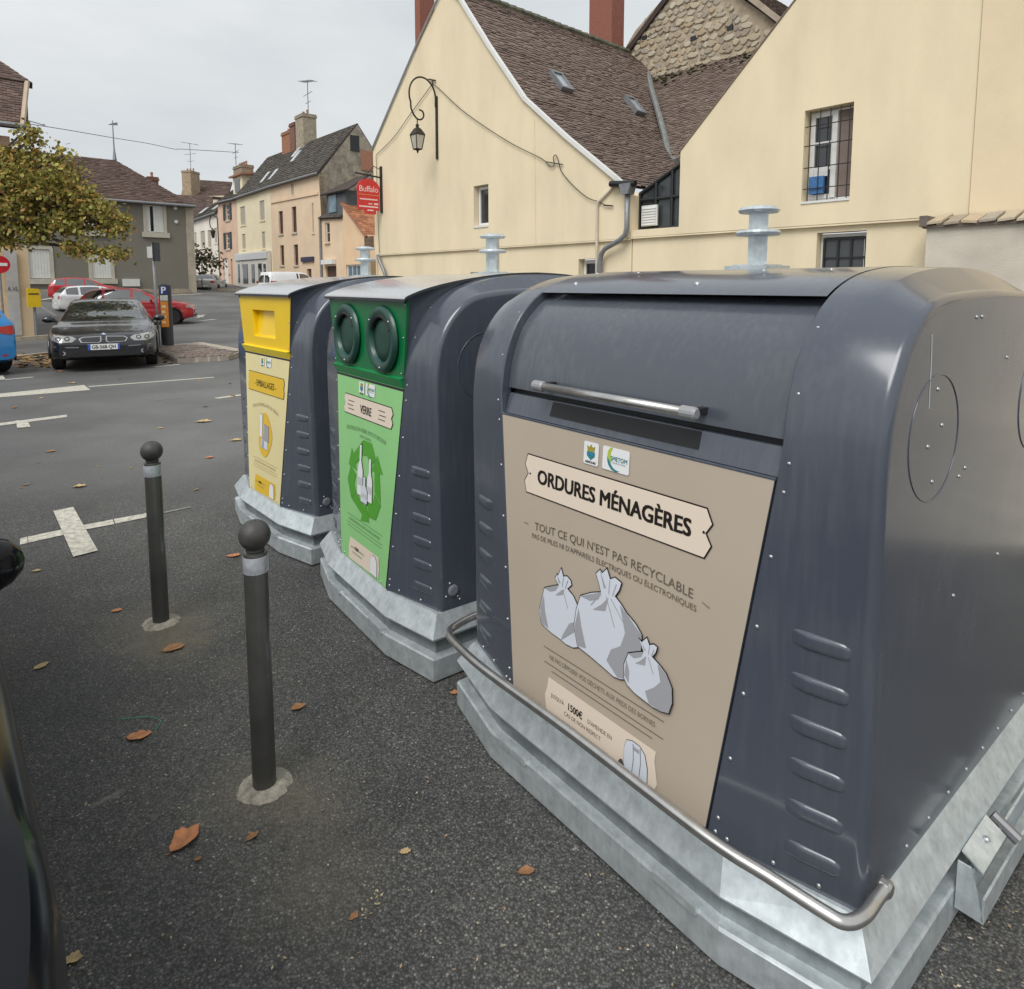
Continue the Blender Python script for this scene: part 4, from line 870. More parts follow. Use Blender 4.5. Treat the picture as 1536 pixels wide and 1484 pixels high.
# ================================================================== COLLECTION BINS
SEAM = [(-.742, .27), (-.722, .62), (-.705, .95), (-.692, 1.20), (-.686, 1.34), (-.660, 1.47), (-.602, 1.585), (-.50, 1.672), (-.36, 1.724), (-.18, 1.748), (0, 1.754)]
ENDP = [(-.655, .27), (-.660, .62), (-.665, .95), (-.668, 1.20), (-.664, 1.33), (-.643, 1.45), (-.585, 1.560), (-.49, 1.642), (-.36, 1.674), (-.18, 1.686), (0, 1.690)]
def full(pf, k=4):                               # front profile mirrored to the back
    f = [(p.x, p.y) for p in catmull([(a, b, 0) for a, b in pf], k)]; return f+[(-a, b) for a, b in f[-2::-1]]
def inset(pf, d):
    n = len(pf); out = []
    for i in range(n):
        a, b = Vector(pf[max(i-1, 0)]), Vector(pf[min(i+1, n-1)]); t = (b-a).normalized(); nn = Vector((t.y, -t.x)); p = Vector(pf[i])+nn*d
        out.append((p.x, max(p.y, .27)))
    return out
def seam_x(z, big):
    a, b = (.395, .521) if big else (.269, .385); x = a+(b-a)*(z-.28)/.965
    return min(x, .53) if big else min(x, .448)
PRINT = {}
def pm(name, c, rough=.45):
    if name not in PRINT: PRINT[name] = mat('print_'+name, c, rough, 0, 0, spec=.4)
    return PRINT[name]
INK = pm('ink', (.018, .014, .012)); GREYINK = pm('grey_ink', (.14, .115, .09)); PWHITE = pm('white', (.80, .80, .80)); BAGW = pm('bag_white', (.66, .69, .76)); BAGG = pm('bag_grey', (.36, .36, .38))
PCREAM = pm('cream', (.78, .66, .54)); TAUPE = mat('taupe_poster', lin((184, 170, 153)), .42, 0, .03, 3); PGREEN = mat('pale_green_poster', lin((146, 204, 134)), .42, 0, .04, 4); PGREY2 = pm('pale_grey', (.55, .56, .58))
PYEL = mat('pale_yellow_poster', lin((228, 214, 160)), .42, 0, .04, 4); LEAFG = pm('arrow_green', lin((84, 160, 52))); GOLD = pm('gold', lin((226, 186, 52))); PTEAL = pm('teal', (.03, .22, .24)); PLIME = pm('lime', (.45, .55, .06)); PBLUE = pm('blue', (.05, .22, .42))
M_YPAINT = mat('yellow_bin_paint', lin((238, 198, 0)), .35, 0, .05, 3, coat=.2); M_YLIP = mat('yellow_bin_lip', lin((250, 222, 10)), .35, 0, .04, 3, coat=.2)
M_GPAINT = mat('green_bin_paint', lin((0, 106, 56)), .35, 0, .06, 3, coat=.2); M_GLIP = mat('green_bin_lip', lin((0, 140, 74)), .35, 0, .05, 3, coat=.2)
M_RUB2 = mat('dark_green_rubber', (.010, .058, .042), .4, 0, .2, 10, coat=.2); M_FLAP = mat('green_flap', (.012, .052, .036), .5, 0, .3, 8); M_ROOFP = paint_mat('hood_roof_paint', (.40, .40, .405), .25, .3, .6)

def rib_mesh():
    b = MB(); nx, nz = 14, 10; rows = []
    for i in range(nx+1):
        u = i/nx; row = []
        for j in range(nz+1):
            v = -1+2*j/nz; x = u*.15; hw = .022*(1 if u < .8 else sqrt(max(0, 1-((u-.8)/.2)**2)))
            edge = max(0, 1-abs(v)**4); fade = min(1, u/.35)
            row.append((x-.09, -.0135*edge*fade*(1 if u < .92 else (1-u)/.08) if j not in (0, nz) else .002, v*hw+(.004 if v > 0 else 0)))
        rows.append(row)
    return b.grid(rows).build('vent_rib', M_BIN, smooth=True)
RIB = rib_mesh(); COL.objects.unlink(RIB)

def ring_pts(L, yc, kx, yk, i=0.):               # plan of the base: octagon with bulged fronts
    return [(-(L-i), -(yc-i)), (-(kx-i*.5), -(yk-i)), (kx-i*.5, -(yk-i)), (L-i, -(yc-i)), (L-i, yc-i), (kx-i*.5, yk-i), (-(kx-i*.5), yk-i), (-(L-i), yc-i)]
def badge_pair(P, x1, x2, t, h, far=False):
    def rr(x0, x1_, y0, y1, r=.006):
        out = []
        for (cx, cy, a0) in ((x1_-r, y1-r, 0), (x0+r, y1-r, 90), (x0+r, y0+r, 180), (x1_-r, y0+r, 270)):
            out += [(cx+r*cos(rad(a0+a)), cy+r*sin(rad(a0+a))) for a in (0, 30, 60, 90)]
        return out
    b1 = flat('town_crest', rr(x1-.031, x1+.031, t-h/2, t+h/2), PWHITE, P, .0030)
    flat('crest_crown', [(x1-.014, t+.006), (x1+.014, t+.006), (x1+.017, t+.024), (x1+.007, t+.019), (x1, t+.029), (x1-.007, t+.019), (x1-.017, t+.024)], pm('crest_gold', (.35, .30, .05)), b1, .0042)
    flat('crest_shield', [(x1-.017, t+.005), (x1+.017, t+.005), (x1+.016, t-.008), (x1, t-.020), (x1-.016, t-.008)], PTEAL, b1, .0042)
    flat('crest_band', [(x1-.012, t+.001), (x1+.012, t+.001), (x1+.011, t-.005), (x1-.011, t-.005)], PBLUE, b1, .0048)
    text('NEMOURS', .0095, INK, b1, x1, t-.030, .0042, 1.0, bold=.0004)
    b2 = flat('waste_logo', rr(x2-.052, x2+.052, t-h/2, t+h/2), PWHITE, P, .0030)
    def swoosh(c, r0, r1, a0, a1, m, z):
        n = 12; o = []
        for i in range(n+1): a = rad(a0+(a1-a0)*i/n); o.append((c[0]+r0*cos(a), c[1]+r0*sin(a)))
        for i in range(n, -1, -1): a = rad(a0+(a1-a0)*i/n); k = sin(pi*i/n)**.7 if i < n else 0; rr_ = r0+(r1-r0)*max(k, .05); o.append((c[0]+rr_*cos(a), c[1]+rr_*sin(a)))
        return flat('logo_swoosh', o, m, b2, z)
    swoosh((x2+.012, t+.006), .036, .046, 145, 275, PTEAL, .0042); swoosh((x2+.016, t+.012), .036, .048, 140, 215, PLIME, .0046)
    text('SMETOM', .0185, PTEAL, b2, x2+.013, t-.003, .0044, .9, bold=.0003)
    text('VALLÉE DU LOING', .0062, PTEAL, b2, x2+.014, t-.011, .0044, 1.0)
def ticket(P, x0, x1, y0, y1, m, notch=.016, ink=.004):
    c = (y0+y1)/2; q = (y1-y0)/4
    pts = [(x0, y0), (x1, y0), (x1+notch, c-q*.9), (x1, c), (x1+notch, c+q*.9), (x1, y1), (x0, y1), (x0-notch*.6, c+q*.9), (x0+notch*.4, c), (x0-notch*.6, c-q*.9)]
    o = flat('title_border', outline(pts, ink), INK, P, .0022); flat('title_plate', pts, m, o, .0034); return o
def dotline(P, x0, x1, y, m=GREYINK, w=.0024): flat('rule', [(x0, y-w/2), (x1, y-w/2), (x1, y+w/2), (x0, y+w/2)], m, P, .0024)
def bag(P, pts, shades, folds, z):
    o = flat('bag_outline', outline(pts, .0032), INK, P, z); flat('bag_fill', pts, BAGW, o, z+.0012)
    for s in shades: flat('bag_shade', s, BAGG, o, z+.0022)
    for a, b in folds:
        a, b = Vector(a), Vector(b); n = Vector((b.y-a.y, a.x-b.x)).normalized()*.0012; flat('bag_crease', [a+n, b+n, b-n, a-n], BAGG, o, z+.0026)

def make_bin(name, label, pos, kind):
    big = kind == 'big'; Lo, yc, kx, yk = (.7968, .7087, .4709, .7852) if big else (.6623, .7158, .3444, .7872)
    Li = Lo-.049; T = empty(name, (pos[0], pos[1], gz(pos[0], pos[1])), rad(pos[2])); tag(T, label, 'recycling bin', 'street collection bins')
    # galvanised base
    def loft(levels, nm, cap=True):
        b = MB(); rows = [[(x, y, z) for x, y in ring_pts(Lo, yc, kx, yk, i)] for i, z in levels]; b.grid(rows, True)
        if cap: n = len(rows); b.F.append(tuple(range((n-1)*8, n*8)))
        return b.build(nm, M_GALV, T)
    loft([(.03, .004), (.004, .006), (0, .012), (0, .104), (.005, .112), (.040, .114)], 'base_skirt')
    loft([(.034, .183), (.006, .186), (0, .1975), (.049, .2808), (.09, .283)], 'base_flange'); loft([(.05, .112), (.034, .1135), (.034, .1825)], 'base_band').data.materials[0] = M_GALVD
    for s in (-1, 1):                            # hinge tabs in the groove of the skirt
        for t in (-.36, .36):
            MB().box(t*kx*2-.07, t*kx*2+.07, s*(yk-.002)-.012, s*(yk-.002)+.012, .100, .122).build('skirt_tab', M_GALV, T)
    # end shells with rounded tops
    fS, fE = full(SEAM), full(ENDP)
    for sg in (-1, 1):
        b = MB(); rows = []; ins0 = inset(fS, .045)
        rows.append([(sg*seam_x(z, big), y, z) for (y, z) in ins0]); rows.append([(sg*seam_x(max(z, .28), big), y, z) for (y, z) in inset(fS, .004)])
        rows.append([(sg*(seam_x(max(z, .28), big)+.004), y, z) for (y, z) in fS])
        r = .026
        for t in (.33, .62):                     # the band stays level on top, then folds down to the end
            row = []
            for (ys, zs), (ye, ze_) in zip(fS, fE):
                w_ = min(1, max(0, (zs-1.25)/.3)); w_ = w_*w_*(3-2*w_); k_ = t*(1-w_)+.14*t*w_
                row.append((sg*(seam_x(max(zs, .28), big)*(1-t)+(Li-r)*t), ys*(1-k_)+ye*k_, zs*(1-k_)+ze_*k_))
            rows.append(row)
        for k in range(0, 8):
            a = k/7*pi/2; rows.append([(sg*(Li-r+r*sin(a)), y, z) for (y, z) in inset(fE, r*(1-cos(a)))])
        b.grid(rows); n = len(rows); kk = len(fE); b.F.append(tuple(range((n-1)*kk, n*kk)))
        sh = b.build('end_shell', M_BIN, T, smooth=True, ang=28)
        for j in range(6):                       # pressed vent ribs, front and back
            z = .36+j*.105; 
            for fb in (-1, 1):
                zz = z; ty = (Li-.10-seam_x(zz, big))/(Li-.055-seam_x(zz, big)); ys = -.742+.052*(zz-.28)/.965; ye = -.656-.010*(zz-.28)
                y = ys+(ye-ys)*ty; tilt = atan2(ye-ys, Li-.055-seam_x(zz, big))
                o = bpy.data.objects.new('vent_rib', RIB.data); COL.objects.link(o); o.parent = sh
                if fb < 0: o.location = (sg*(Li-.10), y+.001, z); o.rotation_euler = (0, 0, sg*tilt); o.scale = (sg*1.0, 1, 1)
                else: o.location = (sg*(Li-.10), -y-.001, z); o.rotation_euler = (0, 0, -sg*tilt); o.scale = (sg, -1, 1)
        # pressed ring and plug on the flat end
        rg = MB(); cc = [(sg*(Li+.0005), -.40+.15*cos(a), 1.345+.15*sin(a)) for a in [2*pi*i/40 for i in range(41)]]; rg.tube(cc, .0018, 6, False); rg.build('pressed_ring', M_BIN, sh, smooth=True)
        rg = MB(); cc = [(sg*(Li+.0005), .40+.15*cos(a), 1.345+.15*sin(a)) for a in [2*pi*i/40 for i in range(41)]]; rg.tube(cc, .0018, 6, False); rg.build('pressed_ring', M_BIN, sh, smooth=True)
        if not big: MB().lathe([(.026, 0), (.026, .006), (.018, .010)], 14, (Li*sg, -.585, .365), 'x').build('plug', mat('grey_plug', (.18, .19, .21), .5), sh)
    # core behind the panels, front and back panels
    b = MB(); rows = []
    for (y, z) in inset(fS, .06): x = seam_x(max(z, .28), big)-.001; rows.append([(-x, y, z), (x, y, z)])
    b.grid(rows); b.build('core', M_DARK, T)
    for fb in (-1, 1):
        q = [(-seam_x(.28, big)+.003, fb*.738, .282), (seam_x(.28, big)-.003, fb*.738, .282), (seam_x(1.247, big)-.003, fb*.6875, 1.247), (-seam_x(1.247, big)+.003, fb*.6875, 1.247)]
        MB().prism(q, (0, -fb*.03, 0)).build('front_panel' if fb < 0 else 'rear_panel', M_BIN, T)
    # rivets
    rv = MB()
    def rivet(x, y, z, nx, ny, nz, r=.0056):
        n_ = Vector((nx, ny, nz)).normalized(); a = n_.orthogonal().normalized(); c = n_.cross(a); V = []; p = Vector((x, y, z))
        for (rr_, h) in ((1, 0), (.85, .45), (.45, .75)):
            V += [p+(a*cos(2*pi*i/8)+c*sin(2*pi*i/8))*r*rr_+n_*r*h for i in range(8)]
        rv.add(V, [(i, (i+1) % 8, 8+(i+1) % 8, 8+i) for i in range(8)]+[(8+i, 8+(i+1) % 8, 16+(i+1) % 8, 16+i) for i in range(8)]+[tuple(range(16, 24))])
    def surf(z): # seam profile y at z (front)
        for (a, b_) in zip(fS, fS[1:]):
            if a[1] <= z <= b_[1]: t = (z-a[1])/(b_[1]-a[1]); return a[0]+(b_[0]-a[0])*t, Vector((b_[1]-a[1], -(b_[0]-a[0])))
        return fS[0][0], Vector((1, 0))
    for sg in (-1, 1):
        zz = [.31, .35, .52, .70, .88, 1.06, 1.22, 1.29, 1.45, 1.60] if big else [.31, .34, .50, .66, .84, 1.02, 1.19, 1.26, 1.47, 1.60]
        for z in zz:
            y, n_ = surf(z); rivet(sg*(seam_x(z, big)+.022), y+.004, z, 0, -n_.x, -n_.y*-1)
        for x in (.45, .56, .66) if big else (.36, .50): rivet(sg*x, -.742+.087*(x-seam_x(.28, big))/(Li-seam_x(.28, big)), .305, 0, -1, 0)
        for y in [-.55+i*.14 for i in range(9)]: rivet(sg*Li, y, .315, sg, 0, 0)
        for (y, z) in ((-.17, 1.62), (-.13, 1.62), (-.40, 1.46), (-.36, 1.37), (-.44, 1.33), (-.40, 1.24), (-.22, 1.22), (-.18, 1.235), (.1, 1.5), (.35, 1.3), (-.2, .9), (.15, .92)) if big else ((-.62, .345), (-.60, .40), (-.56, .33), (-.3, 1.5)): rivet(sg*Li, y, z, sg, 0, 0, .0055)
    for x in (-.55, -.3, .3, .55) if big else (-.4, .4): rivet(x*.8, -.30, 1.742, 0, -.2, 1)
    for x in ((-.34, -.0, .36) if big else (-.22, .0, .22)): rivet(x, -.7425, .302, 0, -1, 0, .005)
    # lifting head
    hk = MB(); hk.box(-.08, .08, -.02, .14, 1.755, 1.768); hk.box(-.06, .06, 0, .12, 1.768, 1.773); ho = hk.build('lifting_plate', M_GALV, T)
    MB().lathe([(.037, 1.772), (.037, 1.955)], 6, (0, .06, 0)).build('lifting_post', M_GALV, ho)
    MB().lathe([(.03, 1.872), (.074, 1.876), (.078, 1.884), (.072, 1.892), (.04, 1.897)], 20, (0, .06, 0)).build('lower_disc', M_GALV, ho)
    MB().lathe([(.03, 1.952), (.066, 1.955), (.071, 1.963), (.060, 1.974), (.03, 1.979)], 20, (0, .06, 0)).build('upper_disc', M_GALV, ho)
    # poster board: local X along the bin, Y up the board, Z outwards
    th = atan2(.9648, .0517); qs, ps = (.392, .518) if big else (.266, .382)
    pmat = {'big': TAUPE, 'green': PGREEN, 'yellow': PYEL}[kind]
    P = mesh('poster', [(-qs, .004, 0), (qs, .004, 0), (ps, .966, 0), (-ps, .966, 0)], [(0, 1, 2, 3)], pmat, T)
    P.location = (0, -.7425, .2818); P.rotation_euler = (th, 0, 0)
    b = MB(); b.tube([(-ps-.002, .966, -.002), (ps+.002, .966, -.002)], .004, 6); b.build('poster_clip', M_BIN, P)
    if big:
        badge_pair(P, -.074, .026, .910, .070)
        k = ticket(P, -.366, .342, .722, .849, PCREAM, .018); text('ORDURES MÉNAGÈRES', .0660, INK, k, -.006, .7640, .0044, .905, bold=.0024)
        for x in (-.350, .338): flat('dot', [(x+.004*cos(a), .787+.004*sin(a)) for a in [2*pi*i/8 for i in range(8)]], INK, k, .0044)
        text("TOUT CE QUI N'EST PAS RECYCLABLE", .0375, GREYINK, P, 0, .6165, .0024, .99, bend=.14); text("PAS DE PILES NI D'APPAREILS ÉLECTRIQUES OU ÉLECTRONIQUES", .0235, GREYINK, P, 0, .583, .0024, .965, bend=.10)
        for (x0, x1, y, s_) in ((-.374, -.350, .613, 0), (.345, .368, .605, -.008)): flat('dash', [(x0, y-.001), (x1, y-.001+s_), (x1, y+.001+s_), (x0, y+.001)], GREYINK, P, .0024)
        bag1 = [(-.205, .474), (-.197, .490), (-.193, .487), (-.179, .516), (-.168, .493), (-.152, .500), (-.135, .492), (-.130, .480), (-.148, .461), (-.120, .448), (-.095, .420), (-.090, .364), (-.078, .300), (-.110, .285), (-.142, .282), (-.175, .288), (-.207, .290), (-.240, .296), (-.262, .303), (-.274, .342), (-.262, .390), (-.254, .425), (-.205, .450), (-.186, .459)]
        bag2 = [(-.025, .553), (-.010, .570), (-.001, .562), (.017, .582), (.032, .555), (.050, .567), (.075, .560), (.068, .536), (.053, .512), (.075, .500), (.100, .480), (.135, .462), (.159, .440), (.160, .39), (.150, .33), (.120, .292), (.090, .278), (.065, .274), (.02, .283), (-.03, .292), (-.087, .300), (-.107, .356), (-.100, .415), (-.085, .462), (-.040, .488), (-.001, .504), (-.012, .530)]
        bag3 = [(.153, .427), (.163, .421), (.169, .428), (.180, .441), (.190, .424), (.205, .433), (.217, .430), (.212, .412), (.201, .396), (.225, .386), (.250, .372), (.272, .341), (.276, .30), (.267, .268), (.240, .260), (.213, .258), (.18, .262), (.147, .266), (.120, .276), (.107, .29), (.104, .330), (.118, .369), (.150, .386), (.172, .397)]
        bag(P, bag1, [[(-.165, .285), (-.092, .35), (-.096, .415), (-.105, .37), (-.13, .355), (-.155, .31)], [(-.254, .425), (-.186, .459), (-.20, .436), (-.225, .424)], [(-.262, .305), (-.270, .35), (-.255, .40), (-.245, .35), (-.225, .30)], [(-.20, .42), (-.165, .435), (-.160, .455), (-.175, .445)], [(-.197, .490), (-.186, .466), (-.178, .47)]], [((-.17, .46), (-.165, .495)), ((-.155, .46), (-.145, .49)), ((-.165, .45), (-.14, .40))], .0024)
        bag(P, bag2, [[(.159, .440), (.160, .39), (.150, .33), (.120, .292), (.080, .279), (.035, .31), (.05, .35), (.085, .375), (.100, .42), (.075, .495), (.10, .48)], [(-.085, .462), (-.001, .504), (-.01, .48), (-.045, .462)], [(-.087, .302), (-.104, .356), (-.090, .42), (-.075, .37), (-.05, .31)], [(-.03, .44), (.02, .455), (.03, .50), (.005, .47)], [(-.010, .57), (.01, .52), (.018, .525)]], [((.03, .51), (.032, .555)), ((.045, .51), (.058, .55)), ((.02, .50), (.06, .42)), ((.04, .50), (.10, .44)), ((.0, .50), (-.04, .45))], .0052)
        bag(P, bag3, [[(.272, .341), (.276, .30), (.267, .268), (.240, .260), (.20, .262), (.185, .29), (.215, .315), (.235, .34), (.222, .386), (.25, .372)], [(.118, .369), (.172, .397), (.165, .38), (.14, .365)], [(.108, .30), (.112, .35), (.125, .32), (.125, .285)], [(.145, .352), (.18, .362), (.182, .39), (.165, .37)], [(.163, .42), (.175, .403), (.18, .405)]], [((.19, .398), (.192, .425)), ((.20, .398), (.208, .42)), ((.19, .39), (.21, .35))], .0080)
        dotline(P, -.244, .249, .231); dotline(P, -.240, .249, .182); dotline(P, -.203, .212, .164)
        text('NE PAS DÉPOSER VOS DÉCHETS AUX PIEDS DES BORNES', .0215, pm('dull_ink', (.21, .175, .14)), P, .002, .200, .0024, .80)
        nt = flat('fine_notice', [(-.215, .010), (.226, .010), (.238, .045), (.232, .074), (.225, .104), (.228, .134), (-.215, .139), (-.220, .10), (-.229, .075), (-.222, .04)], PCREAM, P, .0024)
        text("JUSQU'À", .0185, GREYINK, nt, -.168, .081, .0036, .85); text('1500€', .032, INK, nt, -.088, .077, .0036, .80, bold=.0008); text("D'AMENDE EN", .0185, GREYINK, nt, .018, .079, .0036, .85); text('CAS DE NON RESPECT', .0185, GREYINK, nt, -.055, .052, .0036, .85)
        bd = [(.118, .018), (.205, .016), (.203, .07), (.192, .105), (.172, .119), (.145, .120), (.125, .112), (.118, .09)]
        q = flat('bin_pictogram', outline(bd, .0015), INK, nt, .0036); flat('pictogram_fill', bd, BAGW, q, .0046)
        for xx in (.150, .176): flat('pictogram_line', [(xx-.0008, .022), (xx+.0008, .022), (xx+.0008+.004, .07), (xx+.0008, .115), (xx-.0008, .115), (xx-.0008+.004, .07)], INK, q, .0056)
        flat('pictogram_slot', [(.153, .098), (.173, .097), (.173, .108), (.153, .109)], BAGG, q, .0056); flat('pictogram_bag', [(.100, .018), (.120, .018), (.122, .035), (.112, .048), (.104, .044), (.098, .032)], pm('dark_grey', (.09, .085, .08)), q, .0056)
    else:
        badge_pair(P, -.058, .042, .910, .060)
        if kind == 'green':
            k = ticket(P, -.262, .275, .762, .857, PCREAM, .016); text('VERRE', .058, INK, k, 0, .785, .0044, .80, bold=.0015)
            for sg in (-1, 1):
                for i, y in enumerate((.828, .807, .787)):
                    x0 = sg*(.178+(.010 if i == 1 else 0)); flat('title_bar', [(x0-.036, y-.0018), (x0+.036, y-.0018), (x0+.036, y+.0018), (x0-.036, y+.0018)], INK, k, .0044)
            text('BOUTEILLES EN VERRE, POTS ET BOCAUX', .0285, pm('green_ink', (.12, .26, .10)), P, 0, .690, .0024, .86, bend=.25); text('SANS COUVERCLE', .0185, pm('green_ink', (.12, .26, .10)), P, 0, .662, .0024, .9, bend=.25)
            c0 = (.005, .455)
            for k_ in range(3):                   # the loop of three bent arrows
                a0 = rad(120*k_+90)
                def rot(p): return (c0[0]+(p[0]*cos(a0)-p[1]*sin(a0))*1.0, c0[1]+(p[0]*sin(a0)+p[1]*cos(a0))*1.0)
                for shape in ([(.20, .03), (.20, -.07), (.13, -.12), (.085, -.06), (.13, -.02), (.12, .03)], [(.195, .035), (.115, .035), (.06, .115), (.03, .095), (.04, .20), (.135, .165), (.105, .145)]):
                    flat('recycling_arrow', [rot(p) for p in shape], LEAFG, P, .0024)
            def bottle(x, y, h, w, z, m1):
                pts = [(x-w, y), (x+w, y), (x+w, y+h*.5), (x+w*.35, y+h*.68), (x+w*.35, y+h), (x-w*.35, y+h), (x-w*.35, y+h*.68), (x-w, y+h*.5)]
                o = flat('bottle_outline', outline(pts, .0025), INK, P, z); flat('bottle_fill', pts, m1, o, z+.0010); flat('bottle_label', [(x-w*.8, y+h*.2), (x+w*.8, y+h*.2), (x+w*.8, y+h*.36), (x-w*.8, y+h*.36)], PGREY2, o, z+.0018)
            bottle(-.045, .370, .255, .030, .0036, PWHITE); bottle(.068, .362, .215, .030, .0036, PWHITE); bottle(.012, .345, .13, .036, .0062, BAGW)
            ink2, npl = pm('green_ink', (.12, .26, .10)), PCREAM
        else:
            k = ticket(P, -.300, .300, .700, .825, GOLD, .010); text('- EMBALLAGES -', .060, pm('brown_ink', (.10, .07, .01)), k, 0, .738, .0044, .88, bold=.0012)
            text('TOUS LES EMBALLAGES SE TRIENT', .030, pm('tan_ink', (.36, .30, .16)), P, 0, .610, .0024, .98, bend=.70)
            c0 = (0, .42)
            flat('yellow_loop', [(c0[0]+.115*cos(a)*(1.0+.12*cos(3*a)), c0[1]+.15*sin(a)) for a in [2*pi*i/24 for i in range(24)]], GOLD, P, .0024)
            for (x, y, w, h, m_) in ((-.06, .40, .025, .15, PWHITE), (.03, .385, .045, .10, BAGG), (.01, .33, .05, .05, BAGW), (-.03, .33, .03, .06, PGREY2)):
                pts = [(x-w, y), (x+w, y-.004), (x+w*.95, y+h), (x-w*.9, y+h+.004)]; o = flat('pack_outline', outline(pts, .002), pm('violet_ink', (.13, .12, .22)), P, .0036); flat('pack_fill', pts, m_, o, .0046)
            ink2, npl = pm('tan_ink', (.36, .30, .16)), GOLD
        for y in (.240, .197, .180): dotline(P, -.195, .22, y, ink2)
        text('NE PAS DÉPOSER VOS DÉCHETS AUX PIEDS DES BORNES', .019, ink2, P, .01, .212, .0024, .75)
        nt = flat('fine_notice', [(-.160, .012), (.188, .02), (.196, .06), (.188, .125), (-.150, .125), (-.165, .07)], npl, P, .0024)
        text('1500€', .024, INK, nt, -.065, .075, .0036, .85, bold=.0006); text("JUSQU'À            D'AMENDE EN", .014, ink2, nt, -.055, .076, .0036, .85); text('CAS DE NON RESPECT', .014, ink2, nt, -.055, .052, .0036, .85)
        bd = [(.100, .022), (.175, .022), (.172, .09), (.155, .115), (.120, .115), (.102, .09)]; q = flat('bin_pictogram', outline(bd, .0025), pm('violet_ink', (.13, .12, .22)), nt, .0036); flat('pictogram_fill', bd, PWHITE, q, .0046)
    if big:
        # drum lid, sill strip, fascia and handle
        fS2 = full(SEAM, 8); xi = lambda z: seam_x(z, True)-.002
        pf = [p for p in inset(fS2, .032)[:len(fS2)//2+1] if 1.325 <= p[1] <= 1.668]
        b = MB(); b.grid([[(-xi(z), y, z), (-.2, y, z), (.2, y, z), (xi(z), y, z)] for y, z in pf]); b.grid([[(-xi(1.33), pf[0][0]+.03, pf[0][1]-.002), (xi(1.33), pf[0][0]+.03, pf[0][1]-.002)], [(-xi(1.33), pf[0][0], pf[0][1]), (xi(1.33), pf[0][0], pf[0][1])]])
        lid = b.build('drum_lid', M_LID, T, smooth=True, ang=40)
        MB().prism([(-xi(1.25), -.676, 1.249), (xi(1.25), -.676, 1.249), (xi(1.25), -.655, 1.318), (-xi(1.25), -.655, 1.318)], (0, .03, 0)).build('lid_sill', M_BIN, T)
        b = MB(); b.prism([(-.29, -.6725, 1.270), (.29, -.6725, 1.270), (.29, -.6568, 1.316), (-.29, -.6568, 1.316)], (0, .01, 0)); b.build('handle_black_strip', M_BLACK, T)  # black strip laid on the sill just below the handle
        fp = [p for p in fS2 if p[1] >= 1.668]; fp = [(fp[0][0]+.012, 1.664)]+fp if False else fp
        b = MB(); b.grid([[(-.528, y, z+.001), (.528, y, z+.001)] for y, z in fp]); b.grid([[(-.528, fp[0][0]+.03, fp[0][1]-.002), (.528, fp[0][0]+.03, fp[0][1]-.002)], [(-.528, fp[0][0], fp[0][1]+.001), (.528, fp[0][0], fp[0][1]+.001)]])
        b.build('roof_panel', M_BIN, T, smooth=True, ang=40)
        yb, zb = fp[2]; 
        for x in (-.42, .10): rivet(x, -.43, 1.7025, 0, -.45, 1, .011)
        b = MB(); b.tube([(-.285, -.716, 1.374), (.285, -.716, 1.374)], .0135, 12); hd = b.build('handle', M_STEEL, T, smooth=True)
        for x in (-.292, .292): MB().lathe([(.010, -.026), (.0175, -.022), (.0175, .018), (.012, .024)], 14, (x, -.716, 1.374), 'x').build('handle_end', mat('grey_casting', (.33, .33, .34), .45, .3, .1), hd); MB().box(x-.010, x+.010, -.716, -.64, 1.366, 1.382).build('handle_bracket', M_DARK, hd)
        # foot rail of bent tube
        path = [(.775, -.590, .345), (.772, -.640, .336), (.772, -.700, .335), (.755, -.752, .338), (.715, -.772, .345), (.60, -.800, .360), (.50, -.822, .368), (.36, -.834, .378), (0, -.836, .385), (-.36, -.834, .376), (-.50, -.822, .366), (-.62, -.800, .352), (-.74, -.772, .338), (-.80, -.742, .330), (-.825, -.69, .328), (-.826, -.60, .338), (-.80, -.52, .352)]
        b = MB(); b.tube(catmull(path, 5), .0150, 12); rl = b.build('foot_rail', M_STEEL, T, smooth=True)
        for sg in (-1, 1): MB().lathe([(.017, -.012), (.021, -.007), (.021, .010), (.013, .016)], 12, (sg*.772, -.60, .338), 'x').build('rail_fixing', M_STEEL, rl)
        b = MB(); b.tube(catmull([(Li+.0008, -.458, 1.59), (Li+.0008, -.452, 1.53), (Li+.0008, -.450, 1.46), (Li+.0008, -.448, 1.42)], 4), .0012, 5); b.build('scratch', mat('paint_scratch', (.5, .5, .5), .6), T)
        # fork pocket bracket on the right-hand side of the base
        b = MB(); b.box(.80, .865, -.20, .34, .056, .062); b.prism([(.80, -.20, .062), (.80, -.20, .19), (.83, -.20, .19), (.865, -.20, .062)], (0, .006, 0)); b.box(.859, .865, -.20, .34, .0625, .125); b.prism([(.80, -.17, .198), (.80, .02, .198), (.85, .02, .165), (.85, -.17, .165)], (0, 0, .006)); b.box(.826, .832, -.19, .3, .10, .168)
        b.build('fork_pocket', M_GALV, T); MB().tube([(.805, .06, .185), (.87, .06, .150)], .018, 10).build('pivot_pin', mat('grey_pin', (.20, .20, .21), .4, .5), T)
        rivet(.825, -.06, .19, 0, 0, 1, .010)
    else:
        pt, lp_ = (M_GPAINT, M_GLIP) if kind == 'green' else (M_YPAINT, M_YLIP)
        RF = [(-.722, 1.640), (-.706, 1.654), (-.62, 1.684), (-.50, 1.712), (-.36, 1.735), (-.18, 1.755), (0, 1.762)]
        b = MB(); pr = full(RF, 3); b.grid([[(-.462+.0*z, y, z), (-.2, y, z+.001), (.2, y, z+.001), (.462, y, z)] for y, z in pr]); rp = b.build('hood_roof', M_ROOFP, T, smooth=True, ang=40)
